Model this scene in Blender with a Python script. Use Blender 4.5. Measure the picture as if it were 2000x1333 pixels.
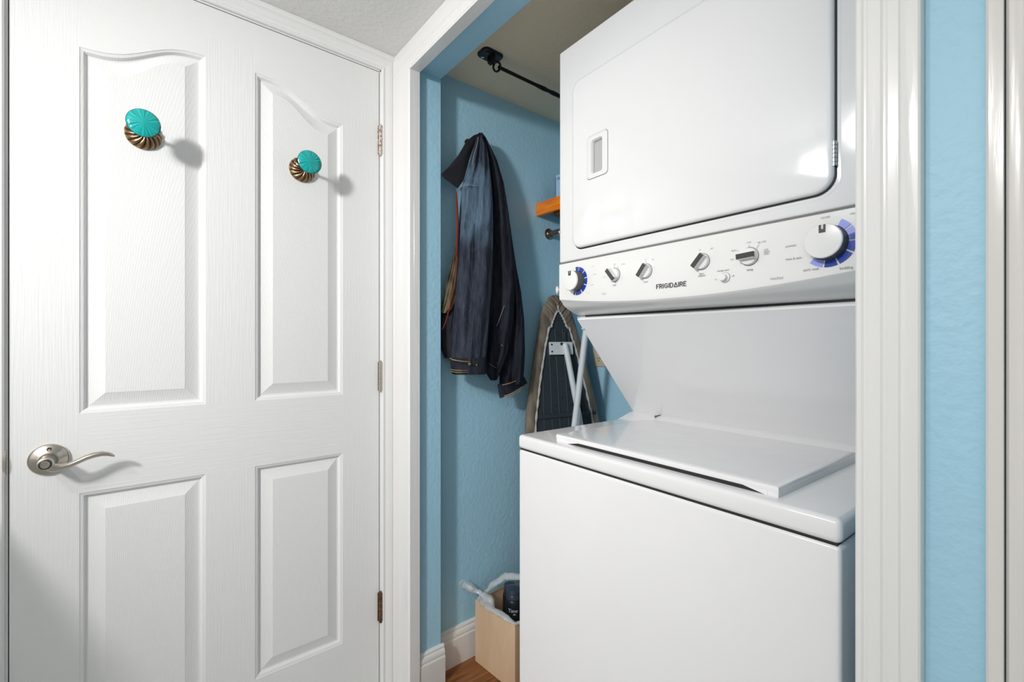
import bpy, bmesh, math, random
from mathutils import Vector, Matrix, noise
random.seed(7)
S = bpy.context.scene
for o in list(bpy.data.objects): bpy.data.objects.remove(o)
H = 1.122                        # camera height above the floor
F_PX = 892.0                     # focal length for a 2000 px wide frame
YAW = math.atan2(1095, 892.0)    # camera looks this far left of +Y

# ------------------------------------------------------------------ camera
cd = bpy.data.cameras.new('camera'); cam = bpy.data.objects.new('camera', cd)
S.collection.objects.link(cam); S.camera = cam
cam.location = (0, 0, H); cam.rotation_euler = (math.pi/2, 0, YAW)
cd.sensor_width = 36; cd.lens = 36*F_PX/2000; cd.clip_start = 0.01
# ------------------------------------------------------------------ world, lamps, exposure
w = bpy.data.worlds.new('world'); S.world = w; w.use_nodes = True
w.node_tree.nodes['Background'].inputs[0].default_value = (1, 1, 1, 1)
w.node_tree.nodes['Background'].inputs[1].default_value = 0.25
S.view_settings.view_transform = 'Standard'; S.view_settings.look = 'None'
S.view_settings.gamma = 1.0; S.view_settings.use_curve_mapping = False
S.view_settings.exposure = -0.53
def area(name, loc, target, sx, sy, power, col=(1, 1, 1)):
    l = bpy.data.lights.new(name, 'AREA'); l.shape = 'RECTANGLE'; l.size = sx; l.size_y = sy
    l.energy = power; l.color = col
    o = bpy.data.objects.new(name, l); S.collection.objects.link(o)
    o.location = loc; o.rotation_euler = (Vector(target)-Vector(loc)).to_track_quat('-Z', 'Y').to_euler()
    return o
# the hall's lamp, behind and to the left of the camera
area('hall_lamp', (-.56, -.80, .76+H), (-.95, .3, .3+H), .14, .07, 6.5, (1, .985, .96))
# fill lights added out of view: closet spot, broad panel, overhead panel, upward panel
def spot(name, loc, target, power, deg, rad, col):
    l = bpy.data.lights.new(name, 'SPOT'); l.energy = power; l.spot_size = math.radians(deg); l.spot_blend = 1.0
    l.shadow_soft_size = rad; l.color = col
    o = bpy.data.objects.new(name, l); S.collection.objects.link(o)
    o.location = loc; o.rotation_euler = (Vector(target)-Vector(loc)).to_track_quat('-Z', 'Y').to_euler()
spot('closet_fill_spot', (-.27, -1.22, .74+H), (-1.36, .90, -.12+H), 182, 78, .09, (1, .985, .97))  # unseen spot added to brighten the closet
area('hall_low_fill', (.45, -2.3, .95), (.1, .7, .95), 2.2, 1.7, 12, (1, .985, .975))  # unseen panel added as low, broad fill
area('hall_ceiling_fill', (.35, -.55, 2.03), (.35, -.55, 0), .9, .9, 4.5, (1, .985, .96))  # unseen overhead panel added for soft fill

area('ceiling_bounce_fill', (.45, -1.3, 1.45), (.45, -1.3, 2.0), .4, .4, 7, (1, .98, .965))  # unseen panel added to bounce fill off the ceiling

# ------------------------------------------------------------------ materials
def mat(name, col, rough=.5, metal=0.0, coat=0.0, spec=.5):
    m = bpy.data.materials.new(name); m.use_nodes = True
    b = m.node_tree.nodes['Principled BSDF']
    b.inputs['Base Color'].default_value = (*col, 1); b.inputs['Roughness'].default_value = rough
    b.inputs['Metallic'].default_value = metal; b.inputs['Coat Weight'].default_value = coat
    b.inputs['Coat Roughness'].default_value = .06; b.inputs['Specular IOR Level'].default_value = spec
    return m
def nodes(m): return m.node_tree.nodes, m.node_tree.links, m.node_tree.nodes['Principled BSDF']
def coords(m, scale=(1, 1, 1), kind='Object'):
    n, l, b = nodes(m)
    t = n.new('ShaderNodeTexCoord'); mp = n.new('ShaderNodeMapping'); mp.inputs['Scale'].default_value = scale
    l.new(t.outputs[kind], mp.inputs['Vector']); return mp.outputs['Vector']
def noise_bump(m, scale, dist, mapping=(1, 1, 1), detail=3.0, strength=1.0, distort=0.0, rough=.5):
    n, l, b = nodes(m)
    t = n.new('ShaderNodeTexNoise'); t.inputs['Scale'].default_value = scale
    t.inputs['Detail'].default_value = detail; t.inputs['Distortion'].default_value = distort
    t.inputs['Roughness'].default_value = rough
    l.new(coords(m, mapping), t.inputs['Vector'])
    bp = n.new('ShaderNodeBump'); bp.inputs['Distance'].default_value = dist; bp.inputs['Strength'].default_value = strength
    l.new(t.outputs['Fac'], bp.inputs['Height'])
    if b.inputs['Normal'].links: l.new(b.inputs['Normal'].links[0].from_socket, bp.inputs['Normal'])
    l.new(bp.outputs['Normal'], b.inputs['Normal'])
    return t
def noise_colour(m, scale, c1, c2, mapping=(1, 1, 1), detail=4.0, lo=.35, hi=.65, distort=0.0):
    n, l, b = nodes(m)
    t = n.new('ShaderNodeTexNoise'); t.inputs['Scale'].default_value = scale
    t.inputs['Detail'].default_value = detail; t.inputs['Distortion'].default_value = distort
    l.new(coords(m, mapping), t.inputs['Vector'])
    r = n.new('ShaderNodeValToRGB'); r.color_ramp.elements[0].position = lo; r.color_ramp.elements[1].position = hi
    r.color_ramp.elements[0].color = (*c1, 1); r.color_ramp.elements[1].color = (*c2, 1)
    l.new(t.outputs['Fac'], r.inputs['Fac']); l.new(r.outputs['Color'], b.inputs['Base Color'])
    return r
def srgb(r, g, b):
    f = lambda c: (c/255/12.92) if c <= 10 else ((c/255+.055)/1.055)**2.4
    return (f(r), f(g), f(b))

M = {}
M['blue'] = mat('blue_wall_paint', srgb(168, 213, 234), .5); noise_bump(M['blue'], 75, .0016, detail=2.5)
M['hall'] = mat('hall_wall_paint', (.78, .78, .77), .6)
M['ceil'] = mat('ceiling_paint', (.84, .835, .82), .7); noise_bump(M['ceil'], 60, .0018, detail=2.5)
M['closet_ceil'] = mat('closet_ceiling_paint', srgb(240, 224, 196), .7); noise_bump(M['closet_ceil'], 60, .0012)
M['trim'] = mat('white_gloss_trim', (.80, .80, .79), .22, coat=.25); noise_bump(M['trim'], 14, .0006, (6, 6, .6), detail=3)
M['trim2'] = mat('cream_gloss_trim', (.77, .755, .72), .22, coat=.25); noise_bump(M['trim2'], 14, .0006, (6, 6, .6), detail=3)
# embossed door skins: vertical grain on the stiles, level grain on the rails, cathedral grain on the panels
M['stile'] = mat('door_paint_vertical_grain', (.79, .79, .785), .3, coat=.15)
noise_bump(M['stile'], 1, .0011, (260, 260, 9), detail=3, strength=.55)
M['rail'] = mat('door_paint_level_grain', (.79, .79, .785), .3, coat=.15)
noise_bump(M['rail'], 1, .0011, (260, 9, 230), detail=3, strength=.6)
M['panel'] = mat('door_paint_cathedral_grain', (.79, .79, .785), .3, coat=.15)
def cathedral(m):
    n, l, b = nodes(m)
    wv = n.new('ShaderNodeTexWave'); wv.wave_type = 'RINGS'; wv.rings_direction = 'SPHERICAL'
    wv.inputs['Scale'].default_value = 30; wv.inputs['Distortion'].default_value = 5
    wv.inputs['Detail'].default_value = 3; wv.inputs['Detail Scale'].default_value = 1.2
    l.new(coords(m, (1, 3.0, .42)), wv.inputs['Vector'])
    bp = n.new('ShaderNodeBump'); bp.inputs['Distance'].default_value = .0006; bp.inputs['Strength'].default_value = .2
    l.new(wv.outputs['Fac'], bp.inputs['Height']); l.new(bp.outputs['Normal'], b.inputs['Normal'])
cathedral(M['panel'])
M['dark'] = mat('dark_gap', (.015, .014, .013), .8)
M['nickel'] = mat('brushed_nickel', (.56, .51, .45), .27, 1.0)
M['nickel_dark'] = mat('dark_nickel', (.12, .10, .09), .35, 1.0)
M['chrome'] = mat('chrome', (.75, .75, .75), .18, 1.0)
M['worn'] = mat('worn_nickel_hinge', (.5, .44, .4), .35, .8); noise_colour(M['worn'], 220, (.23, .15, .11), (.68, .6, .55), lo=.38, hi=.5)
M['rust'] = mat('rusty_brown_hinge', (.12, .06, .03), .5, .5); noise_colour(M['rust'], 120, (.07, .035, .015), (.2, .10, .05))
M['bronze'] = mat('antique_bronze', (.42, .27, .15), .3, 1.0)
M['bronze_dark'] = mat('dark_bronze', (.08, .045, .025), .4, .8)
M['teal'] = mat('teal_enamel', srgb(0, 172, 168), .12, coat=.6)
def teal_rays(m):
    n, l, b = nodes(m)
    t = n.new('ShaderNodeTexCoord'); sp = n.new('ShaderNodeSeparateXYZ'); l.new(t.outputs['Object'], sp.inputs[0])
    at = n.new('ShaderNodeMath'); at.operation = 'ARCTAN2'; l.new(sp.outputs['Z'], at.inputs[0]); l.new(sp.outputs['Y'], at.inputs[1])
    cb = n.new('ShaderNodeCombineXYZ'); l.new(at.outputs[0], cb.inputs[0])
    tx = n.new('ShaderNodeTexNoise'); tx.inputs['Scale'].default_value = 4.5; tx.inputs['Detail'].default_value = 3
    l.new(cb.outputs[0], tx.inputs['Vector'])
    r = n.new('ShaderNodeValToRGB')
    r.color_ramp.elements[0].position = .36; r.color_ramp.elements[0].color = (*srgb(0, 132, 134), 1)
    r.color_ramp.elements[1].position = .66; r.color_ramp.elements[1].color = (*srgb(4, 186, 178), 1)
    l.new(tx.outputs['Fac'], r.inputs['Fac']); l.new(r.outputs['Color'], b.inputs['Base Color'])
teal_rays(M['teal'])
M['enamel'] = mat('white_appliance_enamel', (.80, .80, .81), .13, coat=.3); noise_bump(M['enamel'], 18, .0006, detail=1)
M['plastic'] = mat('white_plastic', (.79, .79, .78), .2)
M['gasket_shade'] = mat('black_gasket_and_shade', (.012, .012, .013), .6)  # also paints the shade in the lid's finger slot
M['shadow_gap'] = mat('grey_seam_and_shade', (.16, .16, .16), .6)  # for seams; also paints shadow rings round the knobs
M['charcoal'] = mat('charcoal_plastic', (.05, .048, .043), .32)
M['skirt'] = mat('grey_knob_skirt', (.075, .073, .07), .35)
M['blue_ring'] = mat('dark_blue_print', srgb(22, 60, 160), .3)
M['pale_ring'] = mat('pale_blue_print', srgb(150, 160, 235), .3)
M['ink'] = mat('grey_ink', (.13, .13, .13), .5)
M['ink_pale'] = mat('pale_grey_ink', (.42, .42, .42), .5)
M['logo'] = mat('dark_grey_logo', (.05, .05, .05), .4)
M['black'] = mat('black_metal', (.008, .008, .009), .3, .3)
M['white_tube'] = mat('pale_blue_white_tube', (.68, .74, .78), .25)
M['board_metal'] = mat('dark_board_metal', srgb(44, 54, 61), .6, .0)
M['cover'] = mat('taupe_fabric', srgb(122, 112, 98), .75); noise_colour(M['cover'], 40, srgb(98, 90, 78), srgb(132, 122, 107), (1, 1, .3))
M['elastic'] = mat('pale_grey_elastic', srgb(186, 186, 184), .8); noise_bump(M['elastic'], 180, .003)
M['beige'] = mat('beige_plastic', srgb(205, 192, 170), .4)
M['orange'] = mat('orange_stained_wood', srgb(216, 118, 20), .35); noise_colour(M['orange'], 9, srgb(226, 104, 4), srgb(250, 150, 26), (1, 6, 12))
M['shelf_under'] = mat('flat_grey_blue', srgb(120, 140, 156), .6)  # even grey-blue for the shelf board and carton label
M['rod'] = mat('bronze_rod', (.22, .15, .11), .28, .9)
M['card'] = mat('pale_blue_card', srgb(166, 196, 226), .6)
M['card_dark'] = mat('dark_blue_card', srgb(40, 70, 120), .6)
M['ply'] = mat('pale_plywood', srgb(216, 186, 152), .5); noise_colour(M['ply'], 5, srgb(206, 174, 140), srgb(222, 194, 162), (2, 2, .5), lo=.3, hi=.7, distort=1)
M['can'] = mat('black_bottle', (.012, .016, .024), .3)
M['can_cap'] = mat('navy_bottle_cap', (.03, .045, .07), .22)
M['can_text'] = mat('white_print', (.75, .78, .8), .5)
M['bag'] = mat('clear_plastic_bag', (.82, .84, .86), .12, coat=.5)
def bagmat(m):
    n, l, b = nodes(m)
    b.inputs['Transmission Weight'].default_value = .0
    b.inputs['Alpha'].default_value = .42
bagmat(M['bag']); noise_bump(M['bag'], 70, .006, detail=3)
M['olive'] = mat('olive_lining', srgb(104, 94, 70), .8); noise_colour(M['olive'], 25, srgb(56, 50, 36), srgb(112, 100, 76), (1, 1, .35))
M['red'] = mat('red_selvedge', srgb(112, 30, 18), .8)
M['thread'] = mat('gold_thread', srgb(188, 150, 84), .8)
M['thread_pale'] = mat('pale_thread', srgb(150, 158, 165), .8)
M['indigo'] = mat('dark_indigo_inside', srgb(26, 26, 36), .85); noise_bump(M['indigo'], 900, .0006)
def denim(name, c1, c2, f1=None, zlo=0, zhi=1):
    m = mat(name, c1, .85, spec=.25); n, l, b = nodes(m)
    t = n.new('ShaderNodeTexNoise'); t.inputs['Scale'].default_value = 60; t.inputs['Detail'].default_value = 6
    t.inputs['Roughness'].default_value = .75
    l.new(coords(m, (1, 1, .22)), t.inputs['Vector'])
    r = n.new('ShaderNodeValToRGB'); r.color_ramp.elements[0].position = .34; r.color_ramp.elements[1].position = .7
    r.color_ramp.elements[0].color = (*c1, 1); r.color_ramp.elements[1].color = (*c2, 1)
    l.new(t.outputs['Fac'], r.inputs['Fac'])
    if f1:                           # worn, washed-out shoulder
        tc = n.new('ShaderNodeTexCoord'); sp = n.new('ShaderNodeSeparateXYZ'); l.new(tc.outputs['Object'], sp.inputs[0])
        n2 = n.new('ShaderNodeTexNoise'); n2.inputs['Scale'].default_value = 24; n2.inputs['Detail'].default_value = 3
        l.new(tc.outputs['Object'], n2.inputs['Vector'])
        ad = n.new('ShaderNodeMath'); ad.operation = 'MULTIPLY_ADD'; ad.inputs[1].default_value = .12
        l.new(n2.outputs['Fac'], ad.inputs[0]); l.new(sp.outputs['Z'], ad.inputs[2])
        mr = n.new('ShaderNodeValToRGB')
        mp = n.new('ShaderNodeMapRange'); mp.inputs['From Min'].default_value = zlo; mp.inputs['From Max'].default_value = zhi
        l.new(ad.outputs[0], mp.inputs['Value']); l.new(mp.outputs['Result'], mr.inputs['Fac'])
        e = mr.color_ramp.elements; e[0].position = 0; e[0].color = (0, 0, 0, 1); e[1].position = .35; e[1].color = (1, 1, 1, 1)
        x = e.new(.8); x.color = (.9, .9, .9, 1); x = e.new(1.0); x.color = (.15, .15, .15, 1)
        mx = n.new('ShaderNodeMix'); mx.data_type = 'RGBA'
        l.new(mr.outputs['Color'], mx.inputs['Factor']); l.new(r.outputs['Color'], mx.inputs['A'])
        r2 = n.new('ShaderNodeValToRGB'); r2.color_ramp.elements[0].position = .3; r2.color_ramp.elements[1].position = .72
        r2.color_ramp.elements[0].color = (*[c*.55 for c in f1], 1); r2.color_ramp.elements[1].color = (*f1, 1)
        l.new(t.outputs['Fac'], r2.inputs['Fac']); l.new(r2.outputs['Color'], mx.inputs['B'])
        l.new(mx.outputs['Result'], b.inputs['Base Color'])
    else: l.new(r.outputs['Color'], b.inputs['Base Color'])
    noise_bump(m, 700, .0007); noise_bump(m, 24, .012, (1, 1, .3), detail=4, distort=.6)
    return m
M['bounce_floor'] = mat('pale_bounce_plank', (.66, .655, .64), .5)  # unseen hall planks, made pale to bounce light onto the door
M['floor'] = mat('wood_plank', srgb(140, 88, 46), .35)
noise_colour(M['floor'], 6, srgb(96, 54, 24), srgb(168, 110, 60), (9, 1, 1), detail=8, lo=.3, hi=.72, distort=.6)

# ------------------------------------------------------------------ building helpers
ORG = {}
def tag(o, label=None, cat=None, group=None, kind=None):
    if label: o['label'] = label
    if cat: o['category'] = cat
    if group: o['group'] = group
    if kind: o['kind'] = kind
    return o
def thing(name, origin, label, cat, group=None, rotz=0.0, place=None):
    o = bpy.data.objects.new(name, None); S.collection.objects.link(o); o.empty_display_size = .05
    o.location = place if place is not None else origin; o.rotation_euler = (0, 0, rotz)
    ORG[o.name] = Vector(origin); return tag(o, label, cat, group)
def emit(name, bm, m, parent=None, smooth=None, flip=False):
    bmesh.ops.recalc_face_normals(bm, faces=bm.faces)
    me = bpy.data.meshes.new(name)
    if parent is not None: org = ORG[parent.name]
    else:
        xs = [v.co for v in bm.verts]
        org = Vector(((min(v.x for v in xs)+max(v.x for v in xs))/2, (min(v.y for v in xs)+max(v.y for v in xs))/2, min(v.z for v in xs)))
    bm.transform(Matrix.Translation(-org)); bm.to_mesh(me); bm.free()
    for x in (m if isinstance(m, (list, tuple)) else [m]): me.materials.append(x)
    o = bpy.data.objects.new(name, me); S.collection.objects.link(o)
    if parent is not None: o.parent = parent
    else: o.location = org
    ORG[o.name] = org.copy()
    if smooth is not None: shade(me, smooth)
    return o
def shade(me, angle):
    for p in me.polygons: p.use_smooth = True
    bm = bmesh.new(); bm.from_mesh(me); a = math.radians(angle)
    for e in bm.edges:
        if len(e.link_faces) == 2: e.smooth = e.calc_face_angle(0) < a
    bm.to_mesh(me); bm.free()
def add_box(bm, x0, x1, y0, y1, z0, z1, bev=0, seg=2, mi=0, only=None):
    r = bmesh.ops.create_cube(bm, size=1); vs = r['verts']
    for v in vs: v.co = Vector((x0 if v.co.x < 0 else x1, y0 if v.co.y < 0 else y1, z0 if v.co.z < 0 else z1))
    fs = {f for v in vs for f in v.link_faces}
    for f in fs: f.material_index = mi
    if bev:
        es = {e for v in vs for e in v.link_edges}
        if only: es = {e for e in es if only((e.verts[0].co+e.verts[1].co)/2, (e.verts[0].co-e.verts[1].co).normalized())}
        bmesh.ops.bevel(bm, geom=list(es), offset=bev, segments=seg, profile=.5, affect='EDGES')
def box(name, x0, x1, y0, y1, z0, z1, m, parent=None, bev=0, seg=2, smooth=35, only=None):
    bm = bmesh.new(); add_box(bm, x0, x1, y0, y1, z0, z1, bev, seg, only=only)
    return emit(name, bm, m, parent, smooth if bev else None)
def add_loops(bm, loops, close=True, caps=True, wrap=False, mi=0):
    rows = [[bm.verts.new(p) for p in lp] for lp in loops]; n = len(rows[0]); fs = []
    for i in range(len(rows) if wrap else len(rows)-1):
        a, b = rows[i], rows[(i+1) % len(rows)]
        for j in range(n if close else n-1):
            fs.append(bm.faces.new((a[j], a[(j+1) % n], b[(j+1) % n], b[j])))
    if caps and close and not wrap:
        fs.append(bm.faces.new(rows[0][::-1])); fs.append(bm.faces.new(rows[-1]))
    for f in fs: f.material_index = mi
    return rows
def frame_of(d):
    d = d.normalized(); up = Vector((0, 0, 1)) if abs(d.z) < .95 else Vector((1, 0, 0))
    a = d.cross(up).normalized(); return a, a.cross(d).normalized()
def add_tube(bm, pts, r, n=10, closed=False, caps=True, mi=0, flat=1.0):
    pts = [Vector(p) for p in pts]; loops = []; N = len(pts); pa = None
    for i, p in enumerate(pts):
        d = (pts[(i+1) % N]-pts[i-1]) if closed else pts[min(i+1, N-1)]-pts[max(i-1, 0)]
        a, b = frame_of(d)
        if pa is not None:
            a = (pa-d.normalized()*pa.dot(d.normalized())).normalized(); b = a.cross(d.normalized()).normalized()
        pa = a
        rr = r[i] if isinstance(r, (list, tuple)) else r
        loops.append([p+(a*math.cos(2*math.pi*k/n)+b*flat*math.sin(2*math.pi*k/n))*rr for k in range(n)])
    add_loops(bm, loops, True, caps, closed, mi)
def tube(name, pts, r, m, parent=None, n=12, closed=False, smooth=50, flat=1.0):
    bm = bmesh.new(); add_tube(bm, pts, r, n, closed, flat=flat); return emit(name, bm, m, parent, smooth)
def add_lathe(bm, prof, o, ax, n=32, rib=None, mi=0, caps=True):
    """prof: (radius, height along ax); rib(i, angle, r, h) -> (r, h)"""
    o = Vector(o); ax = Vector(ax).normalized(); a, b = frame_of(ax); loops = []
    for i, (r, h) in enumerate(prof):
        lp = []
        for k in range(n):
            t = 2*math.pi*k/n; rr, hh = rib(i, t, r, h) if rib else (r, h)
            lp.append(o+ax*hh+(a*math.cos(t)+b*math.sin(t))*rr)
        loops.append(lp)
    add_loops(bm, loops, True, caps, mi=mi)
def lathe(name, prof, o, ax, m, parent=None, n=32, rib=None, smooth=40):
    bm = bmesh.new(); add_lathe(bm, prof, o, ax, n, rib); return emit(name, bm, m, parent, smooth)
def sweep(name, prof, path, inward, out, m, parent=None, smooth=25):
    """mitred moulding: prof points (w, d); path points in a plane, w runs along the outward side of the path."""
    bm = bmesh.new(); path = [Vector(p) for p in path]; out = Vector(out); loops = []
    N = len(path)
    for i, p in enumerate(path):
        d1 = (path[i]-path[i-1]).normalized() if i > 0 else None
        d2 = (path[i+1]-path[i]).normalized() if i < N-1 else None
        s1 = d1.cross(out)*inward if d1 else None; s2 = d2.cross(out)*inward if d2 else None
        if s1 is None: wv = s2
        elif s2 is None: wv = s1
        else:
            wv = (s1+s2); wv = wv/(1+s1.dot(s2))
        loops.append([p+wv*a+out*b for a, b in prof])
    add_loops(bm, loops, True, True)
    return emit(name, bm, m, parent, smooth)
def rrect(x0, x1, z0, z1, r, n=6):
    pts = []
    for cx, cz, a0 in ((x1-r, z1-r, 0), (x0+r, z1-r, 90), (x0+r, z0+r, 180), (x1-r, z0+r, 270)):
        for k in range(n+1):
            a = math.radians(a0+90*k/n); pts.append((cx+r*math.cos(a), cz+r*math.sin(a)))
    return pts
def at_x(u, v, x):          # point of the plane X=x seen at photo pixel (u, v)
    f = Vector((-math.sin(YAW), math.cos(YAW), 0)); r = Vector((math.cos(YAW), math.sin(YAW), 0))
    d = f+r*((u-1000)/F_PX)+Vector((0, 0, -(v-666.5)/F_PX)); d = d*(x/d.x); return Vector((d.x, d.y, d.z+H))
def text_part(s, size, loc, m, parent, name='lettering', align='CENTER', axes=((1, 0, 0), (0, 0, 1)), bold=0.0):
    c = bpy.data.curves.new('t', 'FONT'); c.body = s; c.size = size; c.align_x = align; c.offset = bold; c.resolution_u = 2
    c.space_line = .8
    o = bpy.data.objects.new('t', c); S.collection.objects.link(o)
    dg = bpy.context.evaluated_depsgraph_get(); me = bpy.data.meshes.new_from_object(o.evaluated_get(dg))
    bpy.data.objects.remove(o); bpy.data.curves.remove(c)
    bm = bmesh.new(); bm.from_mesh(me); bpy.data.meshes.remove(me)
    ax, az = Vector(axes[0]), Vector(axes[1])
    for v in bm.verts: v.co = Vector(loc)+ax*v.co.x+az*v.co.y
    return emit(name, bm, m, parent)
def copy_tree(o, parent=None):
    c = o.copy(); S.collection.objects.link(c)
    if parent is not None: c.parent = parent; c.matrix_parent_inverse = o.matrix_parent_inverse
    for ch in [x for x in bpy.data.objects if x.parent == o]: copy_tree(ch, c)
    return c

# ================================================================== THE ROOM
XA, YB, XJ, YBK = -1.41, .6586, -1.36, 1.55          # door wall, closet wall, closet side wall, closet back wall
CE = .928+H                                         # hall ceiling
def st(o): return tag(o, kind='structure')
DY0, DY1, DZ1 = -.2128, .5961, .8658+H               # door leaf
# floor of planks
fl = st(box('floor', -1.6, 1.7, -2.4, 1.65, -.05, -.004, M['dark']))
k = 0
for i in range(26):
    x0 = -1.6+i*.127
    y = -2.4+random.random()*-.6
    while y < 1.62:
        L = random.uniform(.8, 1.2)
        if y < .64 < y+L: L = .64-y
        ya, yb_ = max(y, -2.4), min(y+L, 1.65)
        if yb_-ya > .05: box('plank', x0+.0008, x0+.1262, ya+.0008, yb_-.0008, -.004, -.0002+random.random()*.0004, M['floor'] if ya > .6 else M['bounce_floor'], fl)
        y += L
st(box('ceiling', -1.6, 1.7, -2.4, YB+.02, CE, CE+.06, M['ceil']))
st(box('ceiling_closet', -1.5, -.02, .7, 1.62, .915+H, .975+H, M['closet_ceil']))
# door wall
bm = bmesh.new()
add_box(bm, XA-.12, XA, -2.4, DY0-.022, 0, CE); add_box(bm, XA-.12, XA, DY0-.022, DY1+.022, DZ1+.022, CE)
add_box(bm, XA-.12, XA, DY1+.022, YB+.02, 0, CE)
st(emit('wall_left', bm, M['hall']))
# wall with the closet opening: two piers and the header over it
OX0, OX1, OZ = -1.31, -.1413, .8605+H                # drywall opening
bm = bmesh.new()
add_box(bm, XA-.12, OX0, YB, .765, 0, CE); add_box(bm, OX1, 1.7, YB, .765, 0, CE); add_box(bm, OX0, OX1, YB, .765, OZ, CE)
st(emit('wall_closet_front', bm, M['blue']))
st(box('wall_closet_side', XJ-.08, XJ, .765, YBK+.08, 0, .97+H, M['blue']))
st(box('wall_closet_back', XJ, .0, YBK, YBK+.08, 0, .97+H, M['blue']))
st(box('wall_closet_right', -.11, -.02, .765, YBK, 0, .97+H, M['blue']))
st(box('wall_right', 1.7, 1.8, -2.4, YB, 0, CE, M['hall']))
st(box('wall_back', -1.6, 1.7, -2.5, -2.4, 0, CE, M['hall']))
# unseen block added beside the door, left of the picture, to throw slanting shade
bm = bmesh.new(); add_loops(bm, [[Vector((x, y, z)) for x, y in ((XA+.002, -.287), (-1.0, -.456), (-1.0, -.64), (XA+.002, -.64))] for z in (0, -.25+H)])
st(emit('shade_caster', bm, M['hall']))

# casings ----------------------------------------------------------
CAS = [(0, 0), (0, .008), (.003, .0105), (.007, .0105), (.010, .0085), (.013, .0085), (.018, .0105), (.027, .0135), (.033, .0140),
       (.036, .0125), (.038, .0125), (.041, .0150), (.047, .0165), (.053, .0160), (.056, .0140), (.057, .0115), (.057, 0)]
sweep('trim_1', CAS, [(XA, DY1+.006, 0), (XA, DY1+.006, DZ1+.006), (XA, DY0-.006, DZ1+.006), (XA, DY0-.006, 0)], 1, (1, 0, 0), M['trim'])
st(bpy.data.objects['trim_1'])
# door jamb behind the casing and stop
bm = bmesh.new()
for a, b in ((DY0-.022, DY0-.0018), (DY1+.0026, DY1+.022)): add_box(bm, XA-.12, XA+.001, a, b, 0, DZ1+.022)
add_box(bm, XA-.12, XA+.001, DY0-.022, DY1+.022, DZ1+.0020, DZ1+.022)
st(emit('trim_2', bm, M['trim']))
box('door_stop', XA-.12, XA-.05, DY0-.02, DY1+.02, 0, DZ1+.02, M['dark'], bpy.data.objects['trim_2'])
# closet opening: left casing (wide, flat, with an inner bead), head casing, right casing, jamb strips
def cas_flat(wd):
    return [(0, 0), (0, .0125), (.0015, .0135), (.004, .0135), (.0058, .0120), (.007, .0105), (.0085, .0125), (.011, .0150), (.03, .0150),
            (wd-.003, .0150), (wd, .013), (wd, 0)]
JX0, JX1, JZ = -1.291, -.1605, .8413+H
st(sweep('trim_3', cas_flat(.117), [(JX0, YB, 0), (JX0, YB, JZ+.01)], -1, (0, -1, 0), M['trim']))
HEAD = [(0, 0), (0, .0125), (.0015, .0135), (.004, .0135), (.0058, .0120), (.007, .0105), (.0085, .0125), (.012, .0140), (.019, .0142), (.020, .0130),
        (.024, .0130), (.026, .0142), (.034, .0148), (.036, .0140), (.040, .0140), (.043, .0150), (.070, .0152), (.084, .0150), (.087, .013), (.087, 0)]
st(sweep('trim_4', HEAD, [(-1.408, YB, JZ), (-.1013, YB, JZ)], -1, (0, -1, 0), M['trim']))
RC = [(0, 0), (0, .010), (.002, .0125), (.006, .0130), (.0085, .0115), (.0105, .0115), (.013, .0135), (.024, .0150), (.0265, .0135), (.0285, .0135), (.031, .0155),
      (.040, .0160), (.042, .0148), (.044, .0160), (.047, .0172), (.0565, .0172), (.0585, .0160), (.0592, .0135), (.0592, -.001), ]
st(sweep('trim_5', [(a, b) for a, b in RC], [(JX1, YB, JZ), (JX1, YB, 0)], -1, (0, -1, 0), M['trim']))
bm = bmesh.new()
add_box(bm, OX0-.003, JX0, YB+.0003, .68, 0, JZ+.0005, .0008, 1); add_box(bm, JX1, OX1+.003, YB+.0003, .68, 0, JZ, .0008, 1)
st(emit('trim_6', bm, M['trim']))
st(box('trim_7', OX0-.003, OX1+.003, YB+.0003, .68, JZ, OZ+.003, M['trim'], bev=.0008, seg=1))
# frame of the next doorway, at the right border
st(sweep('trim_8', [(0, 0), (0, .0125), (.002, .0145), (.006, .015), (.0118, .0152), (.0124, .014), (.0124, 0)],
         [(-.0540, YB, JZ+.07), (-.0540, YB, 0)], -1, (0, -1, 0), M['trim2']))
st(sweep('trim_9', [(0, 0), (0, .011), (.0022, .0145), (.006, .0155), (.0115, .0150), (.0145, .0125), (.018, .0125), (.022, .0150), (.045, .0155), (.048, .012), (.048, 0)],
         [(-.0405, YB, JZ+.07), (-.0405, YB, 0)], -1, (0, -1, 0), M['trim2']))
# baseboards in the closet
BASE = [(0, 0), (0, .0150), (.090, .0150), (.094, .0125), (.097, .0118), (.100, .0135), (.108, .0130), (.114, .0100), (.1165, .0072), (.119, .0085), (.1225, .0085),
        (.1265, .0060), (.1285, .003), (.1285, 0)]
def baseboard(name, path, out, n_end=None):
    bm = bmesh.new(); p0, p1 = Vector(path[0]), Vector(path[1]); out = Vector(out)
    add_loops(bm, [[p+Vector((0, 0, a))+out*b for a, b in BASE] for p in (p0, p1)])
    return st(emit(name, bm, M['trim'], None, 25))
baseboard('baseboard_closet_side', [(XJ, .76, 0), (XJ, YBK, 0)], (1, 0, 0))
baseboard('baseboard_closet_back', [(XJ, YBK, 0), (-.11, YBK, 0)], (0, -1, 0))
baseboard('baseboard_closet_return', [(OX0, .6795, 0), (OX0, .774, 0)], (1, 0, 0))
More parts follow.
